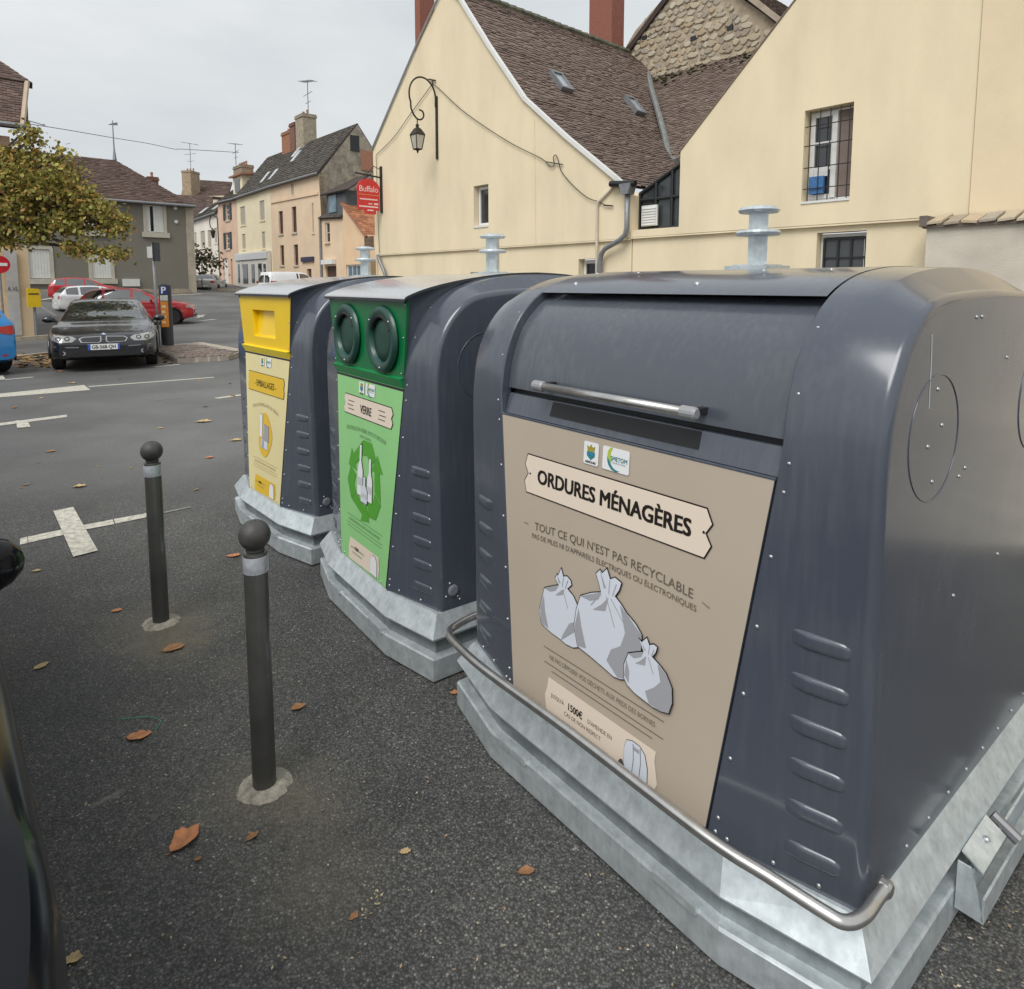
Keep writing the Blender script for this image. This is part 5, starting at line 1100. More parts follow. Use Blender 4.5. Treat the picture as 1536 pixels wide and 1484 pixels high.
        b = MB(); lo = [(y, z-.012) for y, z in pr]; b.grid([[(-.462, y, z), (.462, y, z)] for y, z in lo]); b.grid([[(-.462, y, z) for y, z in pr], [(-.462, y, z) for y, z in lo]]); b.grid([[(.462, y, z) for y, z in pr], [(.462, y, z) for y, z in lo]])
        b.grid([[(-.462, pr[0][0], pr[0][1]), (.462, pr[0][0], pr[0][1])], [(-.462, lo[0][0], lo[0][1]), (.462, lo[0][0], lo[0][1])]]); b.build('roof_edge', mat('hood_edge', (.035, .04, .045), .5), rp)
        # mouth panel, front and rear
        for fb in (-1, 1):
            Y0, Y1 = -.694, -.700
            q = [(-.388, Y0, 1.282), (.388, Y0, 1.282), (.446, Y1, 1.634), (-.446, Y1, 1.634)]; q = [(x, -fb*y, z) for x, y, z in q]
            hole = fb < 0
            pnl = MB()
            if hole and kind == 'yellow':
                def PX(x, z): return (x, Y0+(Y1-Y0)*(z-1.282)/.352, z)
                rc = [(-.20, 1.355), (.18, 1.355), (.18, 1.535), (-.20, 1.535)]; oc = [(-.388, 1.282), (.388, 1.282), (.446, 1.634), (-.446, 1.634)]
                V = [PX(*p) for p in oc]+[PX(*p) for p in rc]; F = [(i, (i+1) % 4, 4+(i+1) % 4, 4+i) for i in range(4)]
                rin = [(-.185, 1.362), (.18, 1.372), (.18, 1.535), (-.200, 1.525)]; V += [(x, -.655 if z > 1.5 else -.675, z) for x, z in rin]; F += [(4+i, 4+(i+1) % 4, 8+(i+1) % 4, 8+i) for i in range(4)]+[(8, 9, 10, 11)]
                pnl.add(V, F)
            else: pnl.prism(q, (0, -fb*.012, 0))
            mo_ = pnl.build('mouth_panel', pt, T)
            lipq = [(-.384, -.691, 1.240), (.384, -.691, 1.240), (.390, -.712, 1.284), (-.390, -.712, 1.284)]; lipq = [(x, -fb*y, z) for x, y, z in lipq]
            lp = MB(); lp.prism(lipq, (0, -fb*.016, .0)); lp.prism([(x, y, z) for x, y, z in [(-.390, -fb*-.712, 1.284), (.390, -fb*-.712, 1.284), (.390, -fb*-.694, 1.287), (-.390, -fb*-.694, 1.287)]], (0, 0, .003)); lp.build('mouth_lip', lp_, mo_)
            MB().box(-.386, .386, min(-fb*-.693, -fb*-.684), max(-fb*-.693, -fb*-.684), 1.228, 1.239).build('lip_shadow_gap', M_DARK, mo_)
            if kind == 'green' and hole:
                for x in (-.203, .207):
                    yy = -.7005; z = 1.452; r_ = MB()
                    r_.lathe([(.108, .0), (.150, .0), (.156, -.006), (.150, -.020), (.138, -.024), (.118, -.022), (.108, -.014), (.104, .03)], 36, (x, yy, z), 'y'); f = r_.F; k = 36; r_.F = f[:-2]
                    ho2 = r_.build('porthole_ring', M_RUB2, mo_, smooth=True, ang=50)
                    MB().lathe([(.106, .0), (.104, -.006), (.06, -.010), (.02, -.011)], 30, (x, yy+.006, z), 'y').build('porthole_flap', M_FLAP, ho2, smooth=True)
                    b2 = MB(); b2.tube([(x+.1065*cos(a), yy-.013, z+.1065*sin(a)) for a in [rad(t) for t in range(25, 156, 10)]], .010, 6); b2.build('porthole_hood', M_BLACK, ho2)
                    for a in (140, 40, 270): rivet(x+.132*cos(rad(a)), yy-.0235, z+.132*sin(rad(a)), 0, -1, 0, .0055)
            if hole:
                for sg in (-1, 1):
                    for z in (1.31, 1.47, 1.615): rivet(sg*(.375+.058*(z-1.282)/.352), -.7, z, 0, -1, 0, .0045)
        for sg in (-1, 1):                       # cheeks of the hood
            top = [p for p in pr if p[0] <= 0]; n = 14; rows = []
            oc = [(-.690, 1.245), (-.694, 1.30), (-.696, 1.42), (-.699, 1.54), (-.701, 1.636)]+[(y, z-.006) for y, z in top[2:]]
            def along(pl_, t):
                L_ = [0]
                for a, c in zip(pl_, pl_[1:]): L_.append(L_[-1]+sqrt((a[0]-c[0])**2+(a[1]-c[1])**2))
                d = t*L_[-1]
                for i in range(len(pl_)-1):
                    if d <= L_[i+1]+1e-9: f = (d-L_[i])/max(1e-9, L_[i+1]-L_[i]); return (pl_[i][0]+(pl_[i+1][0]-pl_[i][0])*f, pl_[i][1]+(pl_[i+1][1]-pl_[i][1])*f)
                return pl_[-1]
            ic = [p for p in fS[:len(fS)//2+1] if p[1] >= 1.245]
            for fb in (1, -1):
                b = MB(); R1, R2 = [], []
                for i in range(29): 
                    p = along(oc, i/28); q_ = along(ic, i/28); R1.append((sg*(seam_x(p[1], False)-.001), fb*p[0], p[1])); R2.append((sg*(seam_x(q_[1], False)+.004), fb*(q_[0]+.012), q_[1]-.012))
                b.grid([R1, R2]); b.build('hood_cheek', M_BIN, T, smooth=True, ang=40)
    rvo = rv.build('rivets', M_RIVET, T, smooth=True); tag(rvo, kind='stuff'); return T
make_bin('collection_bin', 'large anthracite household waste bin with taupe poster and drum lid', (.8296, 2.3554, -51.18), 'big')
make_bin('collection_bin', 'anthracite glass bin with dark green front and two round portholes', (-.1544, 3.6399, -53.48), 'green')
make_bin('collection_bin', 'anthracite packaging bin with yellow hatch front, farthest of the three bins', (-1.1151, 4.8451, -48.66), 'yellow')

# ================================================================== BOLLARDS
M_BOL = mat('charcoal_bollard_paint', (.050, .049, .045), .38, 0, .25, 6, .05, 60, coat=.25)
M_REFL = mat('silver_reflective_band', (.50, .52, .56), .38, .35, .25, 34)
M_CONC = mat('pale_concrete_collar', (.30, .275, .225), .95, 0, .45, 30, .8, 90)
def bollard(label, x, y):
    T = empty('bollard', (x, y, gz(x, y))); tag(T, label, 'bollard', 'ball-topped bollards before the bins')
    MB().lathe([(.0385, -.02), (.0385, .822), (.036, .828), (.020, .832)], 32).build('post', M_BOL, T, smooth=True, ang=40)
    MB().lathe([(.0393, .762), (.0398, .764), (.0398, .816), (.0393, .818)], 32).build('reflective_band', M_REFL, T, smooth=True, ang=40)
    pr = [(.026, .828), (.030, .836), (.027, .842)]+[(.0505*cos(a), .885+.0505*sin(a)) for a in [rad(t) for t in range(-56, 90, 8)]]+[(.002, .9355)]
    MB().lathe(pr, 32).build('ball_top', mat('ball_top_paint', (.055, .053, .050), .55, 0, .3, 22, .15, 50), T, smooth=True)
    b = MB(); V = [(0, 0, .012)]; n = 40
    for rr_, h in ((.045, .012), (.068, .009), (.088, .0005)):
        V += [(rr_*(1+random.uniform(-.07, .07)*(rr_ > .05))*cos(2*pi*i/n), rr_*(1+random.uniform(-.07, .07)*(rr_ > .05))*sin(2*pi*i/n), h+random.uniform(-.0015, .0015)) for i in range(n)]
    F = [(0, 1+i, 1+(i+1) % n) for i in range(n)]+[(1+n*k+i, 1+n*k+(i+1) % n, 1+n*(k+1)+(i+1) % n, 1+n*(k+1)+i) for k in range(2) for i in range(n)]
    F = [f if len(f) == 3 else f[::-1] for f in F]; b.add(V, F); b.build('concrete_collar', M_CONC, T, smooth=True)
bollard('nearer charcoal ball-topped bollard with silver band, beside the bins', -.8446, 2.1061)
bollard('farther charcoal ball-topped bollard with silver band, beside the road cross', -1.7786, 3.2105)

# ================================================================== CARS
M_TYRE = mat('tyre_rubber', (.014, .014, .015), .75, 0, .2, 20); M_RIM = mat('alloy_rim', (.42, .42, .43), .35, .8, .1); M_RIMD = mat('dark_alloy_rim', (.06, .06, .065), .35, .6, .1)
M_CGL = mat('car_glass', (.020, .025, .026), .03, 0, 0, coat=1., spec=.9, ior=1.75); M_LAMP = mat('headlamp_glass', (.36, .36, .35), .12, .3, .2, 40, coat=.6); M_CHR = mat('chrome_trim', (.42, .43, .44), .22, .95, 0)
M_TAIL = mat('tail_lamp', (.42, .015, .015), .2, 0, .2, 20, coat=.6); M_TRIM = mat('black_trim', (.018, .018, .019), .45); M_PLATE = mat('plate_white', (.78, .78, .76), .4, 0, 0)
STY = {
 'coupe': dict(L=4.64, W=1.83, top=[(2.32, .58), (2.26, .68), (2.05, .765), (1.6, .86), (.98, .965), (.55, 1.17), (.12, 1.335), (-.35, 1.385), (-.85, 1.365), (-1.35, 1.25), (-1.78, 1.08), (-2.1, 1.055), (-2.26, .97), (-2.32, .78)], belt=(.86, .97), ws=(.16, .95), rw=(-1.74, -1.0), pil=[(-.32, -.40)], wh=(1.39, -1.42), wr=.335),
 'hatch': dict(L=4.05, W=1.76, top=[(2.02, .60), (1.97, .72), (1.78, .82), (1.35, .93), (.88, 1.01), (.5, 1.22), (.1, 1.39), (-.4, 1.46), (-1.0, 1.45), (-1.55, 1.385), (-1.80, 1.18), (-1.95, 1.0), (-2.0, .9), (-2.02, .65)], belt=(.88, 1.0), ws=(.14, .84), rw=(-1.90, -1.60), pil=[(-.10, -.18), (-1.05, -1.16)], wh=(1.26, -1.26), wr=.31),
 'van': dict(L=4.45, W=1.82, top=[(2.22, .62), (2.17, .78), (1.95, .92), (1.5, 1.04), (1.15, 1.12), (.75, 1.45), (.35, 1.74), (-.1, 1.82), (-1.0, 1.83), (-1.95, 1.80), (-2.12, 1.72), (-2.19, 1.2), (-2.21, .9), (-2.225, .6)], belt=(1.02, 1.06), ws=(.38, 1.1), rw=None, pil=[(-.15, -.28), (-.35, -2.3)], wh=(1.36, -1.34), wr=.32)}
def car(name, label, style, paint, loc, rz, scale=1., rim=M_RIM, front=None, rear=True, plate='', glassm=M_CGL, cat='car', simple=False, tail_white=False, zs=1., mirror=None, arch=True):
    S = STY[style]; L, Wd = S['L'], S['W']; T = empty(name, loc, rz); T.scale = (scale, scale, scale*zs); tag(T, label, cat)
    tp = catmull([(a, b, 0) for a, b in S['top']], 6)
    def zt(x):
        for a, b in zip(tp, tp[1:]):
            if b.x <= x <= a.x: t = (a.x-x)/max(1e-6, a.x-b.x); return a.y+(b.y-a.y)*t
        return tp[0].y if x > tp[0].x else tp[-1].y
    def hw(x):
        u = abs(x)/(L/2); k = 1-.02*u*u-.20*max(0, u-.72)**2/.0784*1.0 if x > 0 else 1-.02*u*u-.15*max(0, u-.76)**2/.0576
        return Wd/2*k
    belt = lambda x: S['belt'][1]+(S['belt'][0]-S['belt'][1])*(x+L/2)/L
    z0 = lambda x: .20+.10*max(0, abs(x)/(L/2)-.8)/.2
    N = 84; xs = [L/2-L*i/N for i in range(N+1)]; rows = []
    for x in xs:
        zz = zt(x); bl = min(belt(x), zz-.015); h = hw(x); cab = zz-bl; zb = z0(x); r = []
        r.append((0, zb)); r.append((h*.80, zb)); r.append((h*.95, zb+.035))
        for f, wv in ((.12, .985), (.25, 1.0), (.40, 1.0), (.52, .995), (.60, .990), (.70, .992), (.80, .990), (.90, .982), (.96, .970), (1., .950)): r.append((h*wv, zb+.035+(bl-zb-.035)*f))
        k = min(1, cab/.40); rx = h*(.86-.16*k); r.append((h*.93, bl+min(.012, cab*.3)))
        for f in (.33, .66, .92): r.append((h*.93+(rx-h*.93)*f, bl+.012+(cab-.012)*f*(.93 if f > .9 else .96) if cab > .03 else bl+cab*f))
        r.append((rx*.92, zz-.012*k-.004)); r.append((rx*.62, zz-.003)); r.append((0, zz+.004)); rows.append(r)
    K_ = len(rows[0]); ring = lambda r, x: [(x, y, z) for y, z in r]+[(x, -y, z) for y, z in r[-2:0:-1]]
    V = []; NR = 2*K_-2
    for x, r in zip(xs, rows): V += ring(r, x)
    for i, v in enumerate(V):                    # wheel housings pressed inwards
        for wx in S['wh']:
            if (v[0]-wx)**2+(v[2]-S['wr'])**2 < (S['wr']+.055)**2 and abs(v[1]) > .5 and v[2] < S['belt'][0]-.05: V[i] = (v[0], (1 if v[1] > 0 else -1)*(Wd/2-.26), v[2])
    body, glass = [], {'windscreen': [], 'rear_window': [], 'side_window': [], 'side_window_b': []}
    for i in range(N):
        xm = (xs[i]+xs[i+1])/2; cab = zt(xm)-belt(xm)
        for j in range(NR):
            jj = j if j < K_-1 else NR-1-j; f = (i*NR+j, i*NR+(j+1) % NR, (i+1)*NR+(j+1) % NR, (i+1)*NR+j); dst = body
            if 13 <= jj <= 15 and cab > .10 and S['ws'][0]-.0 < 9:
                lo = (S['rw'][0] if S['rw'] else -L/2)+.22; hi = S['ws'][1]-.10-.25*(jj-13)*.9; lo2 = lo
                if lo2 < xm < hi and not any(b <= xm <= a for a, b in S['pil']): dst = glass['side_window' if j < K_-1 else 'side_window_b']
            if jj >= 16:
                if S['ws'][0] < xm < S['ws'][1] and jj >= 17: dst = glass['windscreen']
                if S['rw'] and S['rw'][0] < xm < S['rw'][1] and jj >= 17: dst = glass['rear_window']
            dst.append(f)
    body += [tuple(range(NR)), tuple(range(N*NR, (N+1)*NR))[::-1]]
    def sub(nm, F, m, par):
        used = sorted({i for f in F for i in f}); mp_ = {a: b for b, a in enumerate(used)}; b = MB(); b.add([V[i] for i in used], [tuple(mp_[i] for i in f) for f in F]); return b.build(nm, m, par, smooth=True, ang=35)
    bo = sub('body', body, paint, T); bo.data.update()
    for k, F in glass.items():
        if F: sub(k.replace('_b', ''), F, glassm, T)
    bv = BVHTree.FromPolygons([Vector(v) for v in V], [f for f in body if len(f) == 4]+sum(glass.values(), []))
    def decal(nm, pts, m, par, fr=True, off=.006, rings=3):
        """shape given in the front (or rear) view, laid on the body surface"""
        c = (sum(p[0] for p in pts)/len(pts), sum(p[1] for p in pts)/len(pts)); Vd = []
        def hit(y, z):
            o, d, n_, _ = bv.ray_cast(Vector((4 if fr else -4, y, z)), Vector((-1 if fr else 1, 0, 0)))
            x = o.x if o else (L/2 if fr else -L/2); return (x+(off if fr else -off), y, z)
        # dense boundary
        B = []
        for a, b in zip(pts, pts[1:]+pts[:1]):
            for k in range(4): B.append((a[0]+(b[0]-a[0])*k/4, a[1]+(b[1]-a[1])*k/4))
        n = len(B); Vd.append(hit(*c))
        for r in range(1, rings+1): Vd += [hit(c[0]+(p[0]-c[0])*r/rings, c[1]+(p[1]-c[1])*r/rings) for p in B]
        F = [(0, 1+i, 1+(i+1) % n) for i in range(n)]+[(1+n*(r-1)+i, 1+n*(r-1)+(i+1) % n, 1+n*r+(i+1) % n, 1+n*r+i) for r in range(1, rings) for i in range(n)]
        # skirt so that the piece has thickness
        k = len(Vd); Vd += [(v[0]+(-.03 if fr else .03), v[1], v[2]) for v in Vd[1+n*(rings-1):1+n*rings]]
        F += [(1+n*(rings-1)+i, 1+n*(rings-1)+(i+1) % n, k+(i+1) % n, k+i) for i in range(n)]
        b = MB(); b.add(Vd, F); return b.build(nm, m, par, smooth=True, ang=30)
    # wheels
    def wheel_mesh():
        r = S['wr']; b = MB(); b.lathe([(r*.62, -.10), (r*.90, -.105), (r*.985, -.085), (r, -.05), (r, .05), (r*.985, .085), (r*.90, .105), (r*.62, .10)], 28, (0, 0, 0), 'y'); ty = b.build('tyre', M_TYRE, smooth=True, ang=40)
        b = MB(); b.lathe([(r*.64, .07), (r*.64, .098), (r*.58, .096), (r*.55, .05), (.02, .045)], 28, (0, 0, 0), 'y')
        for k in range(5):
            a = 2*pi*k/5+.3; c, s = cos(a), sin(a); p = Vector((-s, 0, c)); q = Vector((c, 0, s)); b.prism([q*.02-p*.035+Vector((0, .046, 0)), q*r*.58-p*.02+Vector((0, .05, 0)), q*r*.58+p*.02+Vector((0, .05, 0)), q*.02+p*.035+Vector((0, .046, 0))], (0, .045, 0))
        b.lathe([(.05, .04), (.05, .095), (.03, .10)], 12, (0, 0, 0), 'y'); rm = b.build('rim', rim, ty); return ty
    w0 = wheel_mesh(); first = True
    for wx in S['wh']:
        for sg in (1, -1):
            w = w0 if first else copy_tree(w0); first = False
            e = bpy.data.objects.new('wheel', None); COL.objects.link(e); e.parent = T; e.location = (wx, sg*(Wd/2-.115), S['wr']); e.rotation_euler = (0, 0, 0 if sg > 0 else pi); w.parent = e
            if not arch: continue
            b = MB(); ra = S['wr']+.06; pts = [(wx+ra*cos(a), sg*(hw(wx)+.004), S['wr']+ra*sin(a)) for a in [rad(t) for t in range(-12, 193, 12)]]; b.tube(pts, .022, 5); b.build('wheel_arch', M_TRIM if style == 'hatch' else paint, T, smooth=True)
    # mirrors
    for sg in (1, -1):
        xm = S['ws'][1]-.30; zb_ = belt(xm)+.07; b = MB(); yy_ = hw(xm)*.98+.10; mr = .075; rows_ = []
        if mirror: xm, yy_, zb_, mr = mirror
        c = Vector((xm, sg*yy_, zb_))
        for i in range(9):
            th_ = pi*i/8-pi/2; rows_.append([(c.x+.075*cos(th_)*max(-.25, cos(a)), c.y+.115*sin(th_)*sg, c.z+mr*cos(th_)*sin(a)) for a in [2*pi*k/14 for k in range(14)]])
        b.grid(rows_, True); b.build('mirror', paint, T, smooth=True); MB().tube([(xm-.01, sg*hw(xm)*.90, zb_-.05), (xm-.01, sg*(hw(xm)*.98+.06), zb_-.03)], .025, 8).build('mirror_stalk', M_TRIM, T)
    if not simple:
        zn = zt(L/2-.03)
        if front == 'kidney':
            for sg in (1, -1):
                sq = lambda l: [(sg*y, z) for y, z in l]
                decal('headlight', sq([(.43, .660), (.50, .70), (.72, .735), (.85, .745), (.872, .71), (.84, .63), (.70, .590), (.50, .595)]), M_LAMP, T, off=.010)
                for yy in (.58, .72): decal('headlight_ring', sq([(yy+.045*cos(a), .662+.040*sin(a)) for a in [2*pi*k/12 for k in range(12)]]), M_TRIM, T, off=.016, rings=2); decal('headlight_lens', sq([(yy+.026*cos(a), .662+.024*sin(a)) for a in [2*pi*k/10 for k in range(10)]]), M_LAMP, T, off=.020, rings=2)
                decal('grille_frame', sq([(.035, .70), (.34, .690), (.40, .655), (.365, .585), (.08, .570), (.035, .60)]), M_CHR, T, off=.014); decal('grille', sq([(.055, .685), (.325, .676), (.375, .652), (.345, .598), (.09, .586), (.055, .608)]), M_BLACK, T, off=.020)
                decal('bumper_intake', sq([(.46, .40), (.83, .44), (.84, .31), (.72, .27), (.46, .30)]), M_BLACK, T, off=.008); decal('intake_blade', sq([(.40, .505), (.80, .52), (.80, .495), (.40, .478)]), M_CHR, T, off=.012); decal('intake_blade', sq([(.46, .285), (.80, .31), (.80, .297), (.46, .265)]), M_CHR, T, off=.014)
                decal('fog_light', sq([(.66+.055*cos(a), .385+.045*sin(a)) for a in [2*pi*k/10 for k in range(10)]]), M_LAMP, T, off=.014, rings=2)
            decal('lower_intake', [(-.40, .385), (.40, .385), (.43, .27), (-.43, .27)], M_BLACK, T, off=.008)
            decal('bonnet_badge', [(.045*cos(a), .735+.022*sin(a)) for a in [2*pi*k/16 for k in range(16)]], M_CHR, T, off=.012, rings=2)
            for k_, mm_ in enumerate((mat('badge_blue', (.05, .2, .55), .3, 0, 0), M_PLATE, mat('badge_blue', (.05, .2, .55), .3, 0, 0), M_PLATE)):
                a0 = pi/2*k_; decal('badge_quarter', [(0, .735)]+[(.026*cos(a0+t*pi/8), .735+.0135*sin(a0+t*pi/8)) for t in range(5)], mm_, T, off=.017, rings=1)
        else:
            for sg in (1, -1):
                decal('headlight', [(sg*y, z) for y, z in [(.46, .70), (.68, .76), (.80, .76), (.80, .68), (.66, .63), (.50, .63)]], M_LAMP, T, off=.008)
            decal('grille', [(-.36, .56), (.36, .56), (.34, .46), (-.34, .46)], M_BLACK, T, off=.006); decal('lower_intake', [(-.55, .38), (.55, .38), (.5, .28), (-.5, .28)], M_BLACK, T, off=.006)
        for sg in (1, -1):
            if style == 'van': decal('tail_light', [(sg*y, z) for y, z in [(.76, 1.25), (.84, 1.25), (.86, .85), (.77, .85)]], M_TAIL, T, False); decal('rear_window', [(sg*y, z) for y, z in [(.06, 1.60), (.66, 1.58), (.72, 1.15), (.06, 1.15)]], M_CGL, T, False, .008)
            else: decal('tail_light', [(sg*y, z) for y, z in [(.44, .92), (.72, .94), (.78, .88), (.78, .78), (.62, .77), (.44, .82)]], M_TAIL, T, False, .008); decal('reflector', [(sg*y, z) for y, z in [(.50, .40), (.74, .42), (.74, .38), (.50, .36)]], M_TAIL, T, False, .008)
        decal('rear_plate', [(-.26, .62), (.26, .62), (.26, .51), (-.26, .51)], M_PLATE, T, False, .012)
        b = MB(); xf = L/2+.018; b.box(xf-.02, xf, -.26, .26, .435, .545); pz = b.build('number_plate', M_PLATE, T)
        MB().box(xf, xf+.002, -.26, -.215, .436, .544).build('plate_band', mat('plate_blue', (.03, .09, .42), .4, 0, 0), pz)
        MB().box(xf, xf+.002, .225, .26, .436, .544).build('plate_band', mat('plate_blue', (.03, .09, .42), .4, 0, 0), pz)
        if plate:
            me = text_mesh(plate, .098, .80, bold=.002); t_ = finish('plate_number', me, INK, pz); t_.location = (xf+.003, .0, .458); t_.rotation_euler = (pi/2, 0, pi/2)
    return T
def cpaint(name, c, fl=.3): return mat(name, c, .28, 0, .04, 2, coat=.7, spec=.5)
P_BLK = cpaint('black_car_paint', (.010, .010, .014)); P_RED = cpaint('red_car_paint', (.42, .012, .016)); P_WHT = cpaint('white_car_paint', (.80, .81, .81)); P_BLU = cpaint('blue_car_paint', (.01, .20, .52)); P_SIL = cpaint('silver_car_paint', (.42, .42, .42)); P_DRK = cpaint('dark_grey_car_paint', (.03, .032, .036))
def facing(P, Q): return atan2(Q[1]-P[1], Q[0]-P[0])
# black coupe facing us
fl, fr_ = gp(93, 553), gp(225, 546)               # the two front tyres
mid = (fl+fr_)/2; ax = Vector((fr_.y-fl.y, -(fr_.x-fl.x), 0)).normalized(); head = atan2(ax.y, ax.x)
car('parked_car', 'black coupe with kidney grille parked facing the camera', 'coupe', P_BLK, mid-Vector((cos(head), sin(head), 0))*1.39*1.04, head, 1.04, M_RIMD, 'kidney', plate='GB-568-QH', zs=.96)
d2 = gp(265, 484); car('parked_car', 'red saloon-height hatchback behind the parking meter', 'hatch', P_RED, (at_d(210, 470, 25.4).x, 25.4, gz(-14.0, 25.2)), rad(20), .95, M_RIMD)
w_ = gp(136, 497); car('parked_car', 'white hatchback half hidden behind the black coupe', 'hatch', P_WHT, (at_d(150, 440, 30.5).x, 30.5, gz(-18.6, 30.5)-.12), rad(46), .86, tail_white=True)
r2 = gp(86, 451.5); car('parked_car', 'small bright red hatchback by the grey-green house wall', 'hatch', P_RED, (r2.x+1.15, r2.y+.7, gz(r2.x+1.1, r2.y+.7)), rad(33), .84, M_RIMD)
bl = gp(14, 561); car('parked_car', 'blue car cut off by the left edge', 'hatch', P_BLU, (bl.x-1.90, bl.y+.31, 0), rad(150), 1.0)
sv = at_d(304, 441, 53); car('parked_car', 'silver and dark hatchback seen from behind up the street', 'hatch', P_SIL, (sv.x, 54.5, gz(0, 54.5)), rad(101), 1.02)
vn = at_d(405, 440, 41); car('parked_van', 'white van parked before the yellow shopfront', 'van', P_WHT, (vn.x+1.1, 42.6, gz(0, 42)), rad(50), 1.0, cat='van')
dk = at_d(452, 440, 38); car('parked_car', 'dark car roof showing beside the white van', 'hatch', P_DRK, (dk.x, 38.5, gz(0, 38.5)), rad(60), .95)
NEAR = car('parked_car', 'glossy black car close by at the left edge, mirror and wing showing', 'hatch', mat('dull_black_car_paint', (.006, .007, .009), .16, 0, 0, spec=.28), (-2.30, 1.40, 0), rad(-47.5), 1.0, M_RIMD, mirror=(.30, .845, .925, .085), arch=False)

# ================================================================== STREET FURNITURE
# parking meter and the sign pole before it
pm_ = gp(252, 523.5); PM = empty('parking_meter', (pm_.x, pm_.y, pm_.z+.1), rad(12)); tag(PM, 'dark parking meter column with orange panel and blue P', 'parking meter')
hgt = (523.5-432)/FPX*pm_.y*1.0; b = MB(); n = 20; pr_ = lambda r: [(r*1.15*cos(2*pi*i/n), r*sin(2*pi*i/n)) for i in range(n)]
b.grid([[(x, y, z) for x, y in pr_(r)] for r, z in ((.13, 0), (.13, hgt-.1), (.125, hgt-.03), (.09, hgt))], True); b.F.append(tuple(range(3*n, 4*n))); b.build('column', mat('dark_meter_paint', (.035, .038, .045), .4, 0, .1), PM, smooth=True, ang=40)
MB().box(-.085, .09, -.145, -.10, hgt*.30, hgt*.72).build('orange_panel', mat('orange_panel', (.62, .22, .03), .5, 0, .15, 12), PM)
o = MB().box(-.085, .09, -.146, -.10, hgt*.84, hgt*.96).build('parking_symbol', mat('parking_blue', (.02, .04, .22), .5, 0, 0), PM); me = text_mesh('P', .24, 1., bold=.006); t_ = finish('letter', me, M_PLATE, o); t_.location = (0.0, -.150, hgt*.85); t_.rotation_euler = (pi/2, 0, 0)
MB().box(-.085, .09, -.1455, -.10, hgt*.73, hgt*.82).build('screen', mat('meter_screen', (.55, .55, .52), .3, 0, .3, 30), PM)
for i in range(4): MB().box(-.055, .02+.02*(i % 2), -.148, -.144, hgt*(.36+.085*i), hgt*(.40+.085*i)).build('instruction_line', mat('pale_print', (.75, .55, .30), .5, 0, 0), PM)
pp = gp(248, 524.5); SP = empty('sign_pole', (pp.x, pp.y-.28, pp.z+.1)); tag(SP, 'thin grey pole with small back-facing sign before the parking meter', 'sign pole')
hp = (524.5-372)/FPX*(pp.y-.28); MB().tube([(0, 0, -.05), (-.05, 0, hp)], .032, 10).build('pole', M_ZINC, SP, smooth=True)
MB().box(-.16, .02, -.05, -.02, hp-.34, hp-.06).build('sign_back', M_WHITE, SP); MB().box(.0, .06, -.1, .16, hp-.42, hp+.05).build('sign_box', M_TRIM, SP)
# no-entry sign
ne = kp(7, 397, -.5); NS = empty('no_entry_sign', K.w(kp(7, 500, -.5)[0], -.5, .12), K.rz); tag(NS, 'round red no-entry sign at the left edge', 'sign')
zc = ne[1]-.12; MB().tube([(0, .05, 0), (0, .05, zc+.3)], .03, 8).build('pole', M_ZINC, NS); MB().lathe([(.26, 0), (.26, .02), (.24, .025)], 32, (0, 0, zc), 'y').build('disc', mat('sign_red', (.55, .012, .02), .4, 0, .05), NS)
MB().box(-.19, .19, -.012, -.002, zc-.045, zc+.045).build('white_bar', M_PLATE, NS)
# yellow letter box
lb = kp(52, 447, -.7); LB = empty('letter_box', K.w(lb[0], -.7, .12), K.rz); tag(LB, 'yellow letter box on a post beside the corner building', 'letter box')
zc = lb[1]-.12; b = MB(); b.prism([(-.19, -.12, zc-.28), (.14, -.12, zc-.28), (.14, -.12, zc+.20), (.10, -.12, zc+.27), (-.16, -.12, zc+.30), (-.19, -.12, zc+.24)], (0, .26, 0)); b.build('box', mat('post_yellow', (.72, .48, .01), .4, 0, .06), LB)
MB().box(-.15, .10, -.126, -.118, zc+.10, zc+.14).build('slot', M_DARK, LB); MB().tube([(-.02, 0, 0), (-.02, 0, zc-.28)], .035, 8).build('post', M_ZINC, LB)
# black planter box with stick up the street
pk = at_d(304, 441, 50.5); KX = empty('planter_box', (pk.x, 50.5, gz(0, 50.5))); tag(KX, 'black planter box with thin stake before the silver hatchback', 'planter')
b = MB(); b.prism([(-.50, -.3, 0), (.50, -.3, 0), (.56, -.3, .58), (-.56, -.3, .58)], (0, .6, 0)); b.build('box', M_TRIM, KX); MB().tube([(-.02, 0, .5), (-.02, 0, 1.25)], .03, 6).build('stake', M_IRON, KX)
# crook lamp on the white house
ls = rs(305, 980, -1.0); SL = empty('street_lantern', R.w(ls[0], -1.0, 0), R.rz); tag(SL, 'distant crook lantern standing before the white house', 'street lamp')
zc = ls[1]; b = MB(); b.tube(catmull([(.45, .3, .8), (.45, .3, zc+1.0), (.35, .2, zc+1.6), (-.05, 0, zc+1.8), (-.4, -.1, zc+1.4), (-.3, -.1, zc+.8), (0, 0, zc+.6)], 4), .045, 6); b.build('crook', M_IRON, SL)
MB().lathe([(.06, zc+.6), (.24, zc+.36), (.20, zc+.3), (.11, zc-.2), (.05, zc-.26)], 6).build('lantern', M_IRON, SL)

